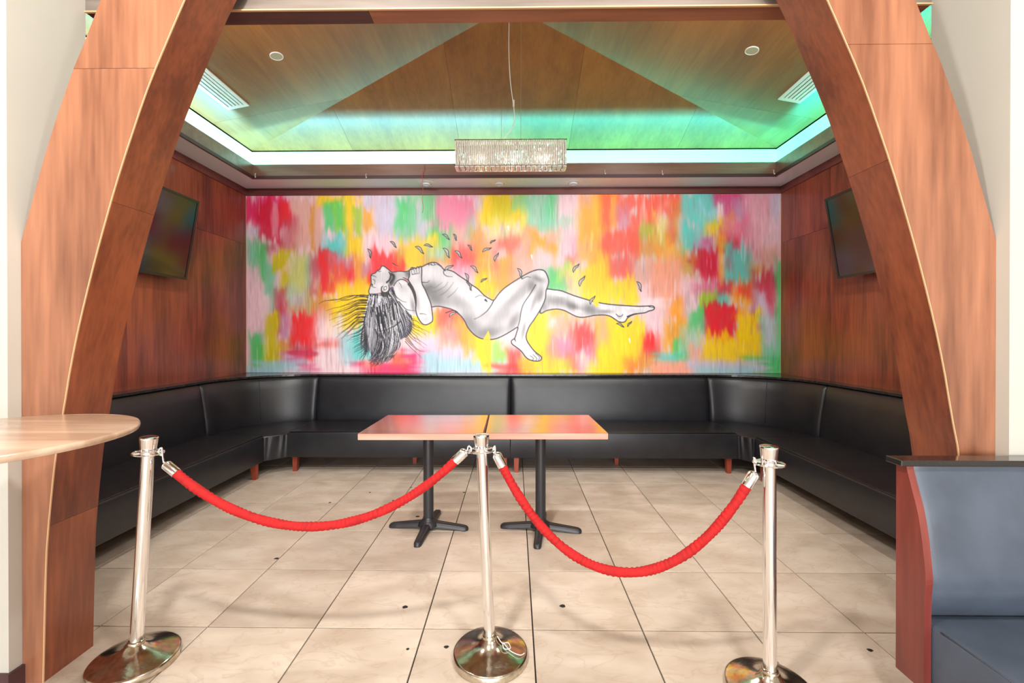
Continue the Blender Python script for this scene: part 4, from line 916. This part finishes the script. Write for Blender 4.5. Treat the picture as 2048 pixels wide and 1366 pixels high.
for i in range(22):
    x = x0 + .016 + (x1 - x0 - .032) * i / 21
    w_ = .0085
    mb.add([(x - w_ * 1.5, y0 + .008, z0 - .004), (x + w_ * 1.5, y0 + .008, z0 - .004), (x + w_ * .8, y1 - .008, z0 - .002), (x - w_ * .8, y1 - .008, z0 - .002),
            (x - w_ * 1.5, y0 + .008, z0 + .004), (x + w_ * 1.5, y0 + .008, z0 + .004), (x + w_ * .8, y1 - .008, z0 + .004), (x - w_ * .8, y1 - .008, z0 + .004)],
           [(0, 3, 2, 1), (4, 5, 6, 7), (0, 1, 5, 4), (1, 2, 6, 5), (2, 3, 7, 6), (3, 0, 4, 7)])
tag(mb.build('bottom_prisms', M_prism, ch), kind='stuff')
for x in (-.105, .052): MB().tube([(x, 3.59, z1 - .004), (x + .004, 3.59, 4.025)], .0012, 5).build('suspension_wire', M_chrome, ch)
MB().tube(catmull([(-.10, 3.59, 2.918), (-.085, 3.59, 2.955), (-.03, 3.585, 3.02), (.0, 3.585, 3.10), (-.004, 3.588, 3.2), (-.015, 3.59, 3.28), (-.035, 3.59, 3.45), (-.045, 3.59, 3.7), (-.04, 3.59, 4.02)], 8), .0035, 8).build('power_cable', M_cable, ch, True)
MB().lathe([(.007, 0), (.007, .05)], (-.006, 3.589, 3.215), 12).build('cable_joint', M_cable, ch, True, 40)
MB().lathe([(.06, 0), (.06, .03)], (-.03, 3.59, 3.99), 24).build('ceiling_rose', M_ltrim, ch, True, 40)

# ------------------------------------------------------------------ downlights in the soffit
for i, (x, y) in enumerate(((-1.0, 5.02), (-.172, 5.02), (.665, 5.02))):
    lb = ['white recessed downlight in the soffit beside the dangling red wire, left of three', 'white recessed downlight in the soffit, middle of three, under the crystal pendant', 'white recessed downlight in the soffit, right of three above the mural'][i]
    t = thing('downlight', (x, y, ZS), lb, 'downlight', 'recessed downlights above the mural')
    MB().lathe([(.062, ZS - .010), (.094, ZS - .008), (.098, ZS), (.060, ZS + .0)], (x, y, 0), 36, closed=True).build('trim_ring', M_ltrim, t, True, 40)
    MB().lathe([(.060, ZS + .001), (.058, ZS - .002), (.050, ZS - .008), (.046, ZS - .022), (.034, ZS - .024), (.030, ZS - .010)], (x, y, 0), 32).build('lamp_cup', M_white, t, True, 40)
# ------------------------------------------------------------------ speakers and air grilles on the side slopes
def on_slope(sg, x, y):
    s = (AP[2] - EZ) / abs(AP[0] - (EX0 if sg < 0 else EX1)); z = EZ + s * abs(x - (EX0 if sg < 0 else EX1))
    n = Vector((-sg * -s * -1, 0, -1)).normalized() if False else Vector((-sg * s, 0, -1)).normalized()
    u = Vector((0, 1, 0)); v = n.cross(u).normalized()
    return Vector((x, y, z)), n, u, v
def slopebox(o, n, u, v, a0, a1, b0, b1, d0, d1):
    vs = []
    for d in (d0, d1):
        for a, b in ((a0, b0), (a1, b0), (a1, b1), (a0, b1)): vs.append(tuple(o + u * a + v * b + n * d))
    return vs, [(0, 3, 2, 1), (4, 5, 6, 7), (0, 1, 5, 4), (1, 2, 6, 5), (2, 3, 7, 6), (3, 0, 4, 7)]
for sg, sx, sy, vx, vy, side in ((-1, -1.972, 3.66, -2.655, 3.60, 'left'), (1, 1.929, 3.636, 2.575, 3.56, 'right')):
    # slope normal: points down into the room
    s = .18
    n = Vector((-s * sg * 1, 0, -1)).normalized() if sg > 0 else Vector((s, 0, -1)).normalized()
    xe = EX0 if sg < 0 else EX1
    def org(x, y): return Vector((x, y, EZ + (AP[2] - EZ) * abs(x - xe) / abs(AP[0] - xe)))
    o = org(sx, sy); u = Vector((0, 1, 0)); v = n.cross(u).normalized()
    t = thing('ceiling_speaker', o, 'small round ceiling speaker on the %s slope of the timber ceiling' % side, 'speaker', 'round ceiling speakers')
    def ring(r0, r1, d0, d1, nseg=36):
        vs = []; fs = []
        for (r, d) in ((r0, d1), (r1, d1), (r1, d0), (r0, d0)):
            for k in range(nseg):
                a = 2 * math.pi * k / nseg; vs.append(tuple(o + (u * math.cos(a) + v * math.sin(a)) * r + n * d))
        for i in range(4):
            for k in range(nseg): fs.append((i * nseg + k, i * nseg + (k + 1) % nseg, ((i + 1) % 4) * nseg + (k + 1) % nseg, ((i + 1) % 4) * nseg + k))
        return MB().add(vs, fs)
    ring(.046, .052, 0, .007).build('rim', M_ltrim, t)
    ring(.001, .046, 0, .005).build('grille', M_grille, t)
    o = org(vx, vy)
    t = thing('air_grille', o, 'white slotted air grille in the %s slope of the timber ceiling' % side, 'vent', 'white ceiling air grilles')
    hl, hw = .64, .105
    mb = MB()
    for q in ((-hl, hl, -hw, -hw + .03), (-hl, hl, hw - .03, hw), (-hl, -hl + .035, -hw + .03, hw - .03), (hl - .035, hl, -hw + .03, hw - .03)):
        mb.add(*slopebox(o, n, u, v, *q, 0, .012))
    mb.build('frame', M_ltrim, t)
    MB().add(*slopebox(o, n, u, v, -hl + .02, hl - .02, -hw + .02, hw - .02, 0, .002)).build('backing', M_dark, t)
    for b in (-.052, -.017, .018, .052):
        MB().add(*slopebox(o, n, u, v, -hl + .035, hl - .035, b - .0115, b + .0115, .003, .010)).build('slat', M_ltrim, t)
# ------------------------------------------------------------------ wire, hooks, spots
tag(MB().tube(catmull([(-.985, 4.838, 3.215), (-.98, 4.825, 3.17), (-1.0, 4.82, 3.12), (-.995, 4.82, 2.95), (-1.0, 4.82, 2.85), (-.992, 4.82, 2.75), (-1.0, 4.82, 2.69)], 6), .003, 6).build('loose_wire', M_redwire, None, True), 'thin loose red wire dangling from the cove in front of the mural', 'wire')
for i, (x, z) in enumerate(((-2.84, 3.11), (-1.62, 3.10), (.98, 3.13), (1.60, 3.12), (2.80, 3.12))):
    lb = ['tiny white hook at the left end of the rear cove fascia', 'tiny white hook on the rear cove fascia left of the red wire', 'tiny white hook on the rear cove fascia just right of the pendant', 'tiny white hook on the rear cove fascia further right of the pendant', 'tiny white hook at the right end of the rear cove fascia'][i]
    tag(MB().tube(catmull([(x, 4.843, z + .03), (x, 4.832, z + .02), (x, 4.83, z - .01), (x + .004, 4.825, z - .022), (x + .012, 4.825, z - .01)], 4), .0028, 6).build('cup_hook', M_cable, None, True), lb, 'hook', 'small white hooks along the cove')
for i, (x, y, r) in enumerate(((-.552, 2.227, .016), (.244, 2.246, .017), (-.299, 1.945, .011), (-.467, 1.93, .008), (-1.459, 2.698, .014), (-.731, 3.333, .018), (-1.254, 3.832, .010), (-.927, 3.961, .010), (-.437, 3.843, .012), (-1.506, 3.6, .01), (.227, 3.57, .01), (-1.0, 3.65, .012), (1.55, 1.95, .012))):
    vs = [(x + r * math.cos(a) * random.uniform(.7, 1.15), y + .8 * r * math.sin(a) * random.uniform(.7, 1.15)) for a in np.linspace(0, 2 * math.pi, 12, endpoint=False)]
    MB().prism(vs, 2, 0, .0012).build('gum_spot', M_gum, floor)
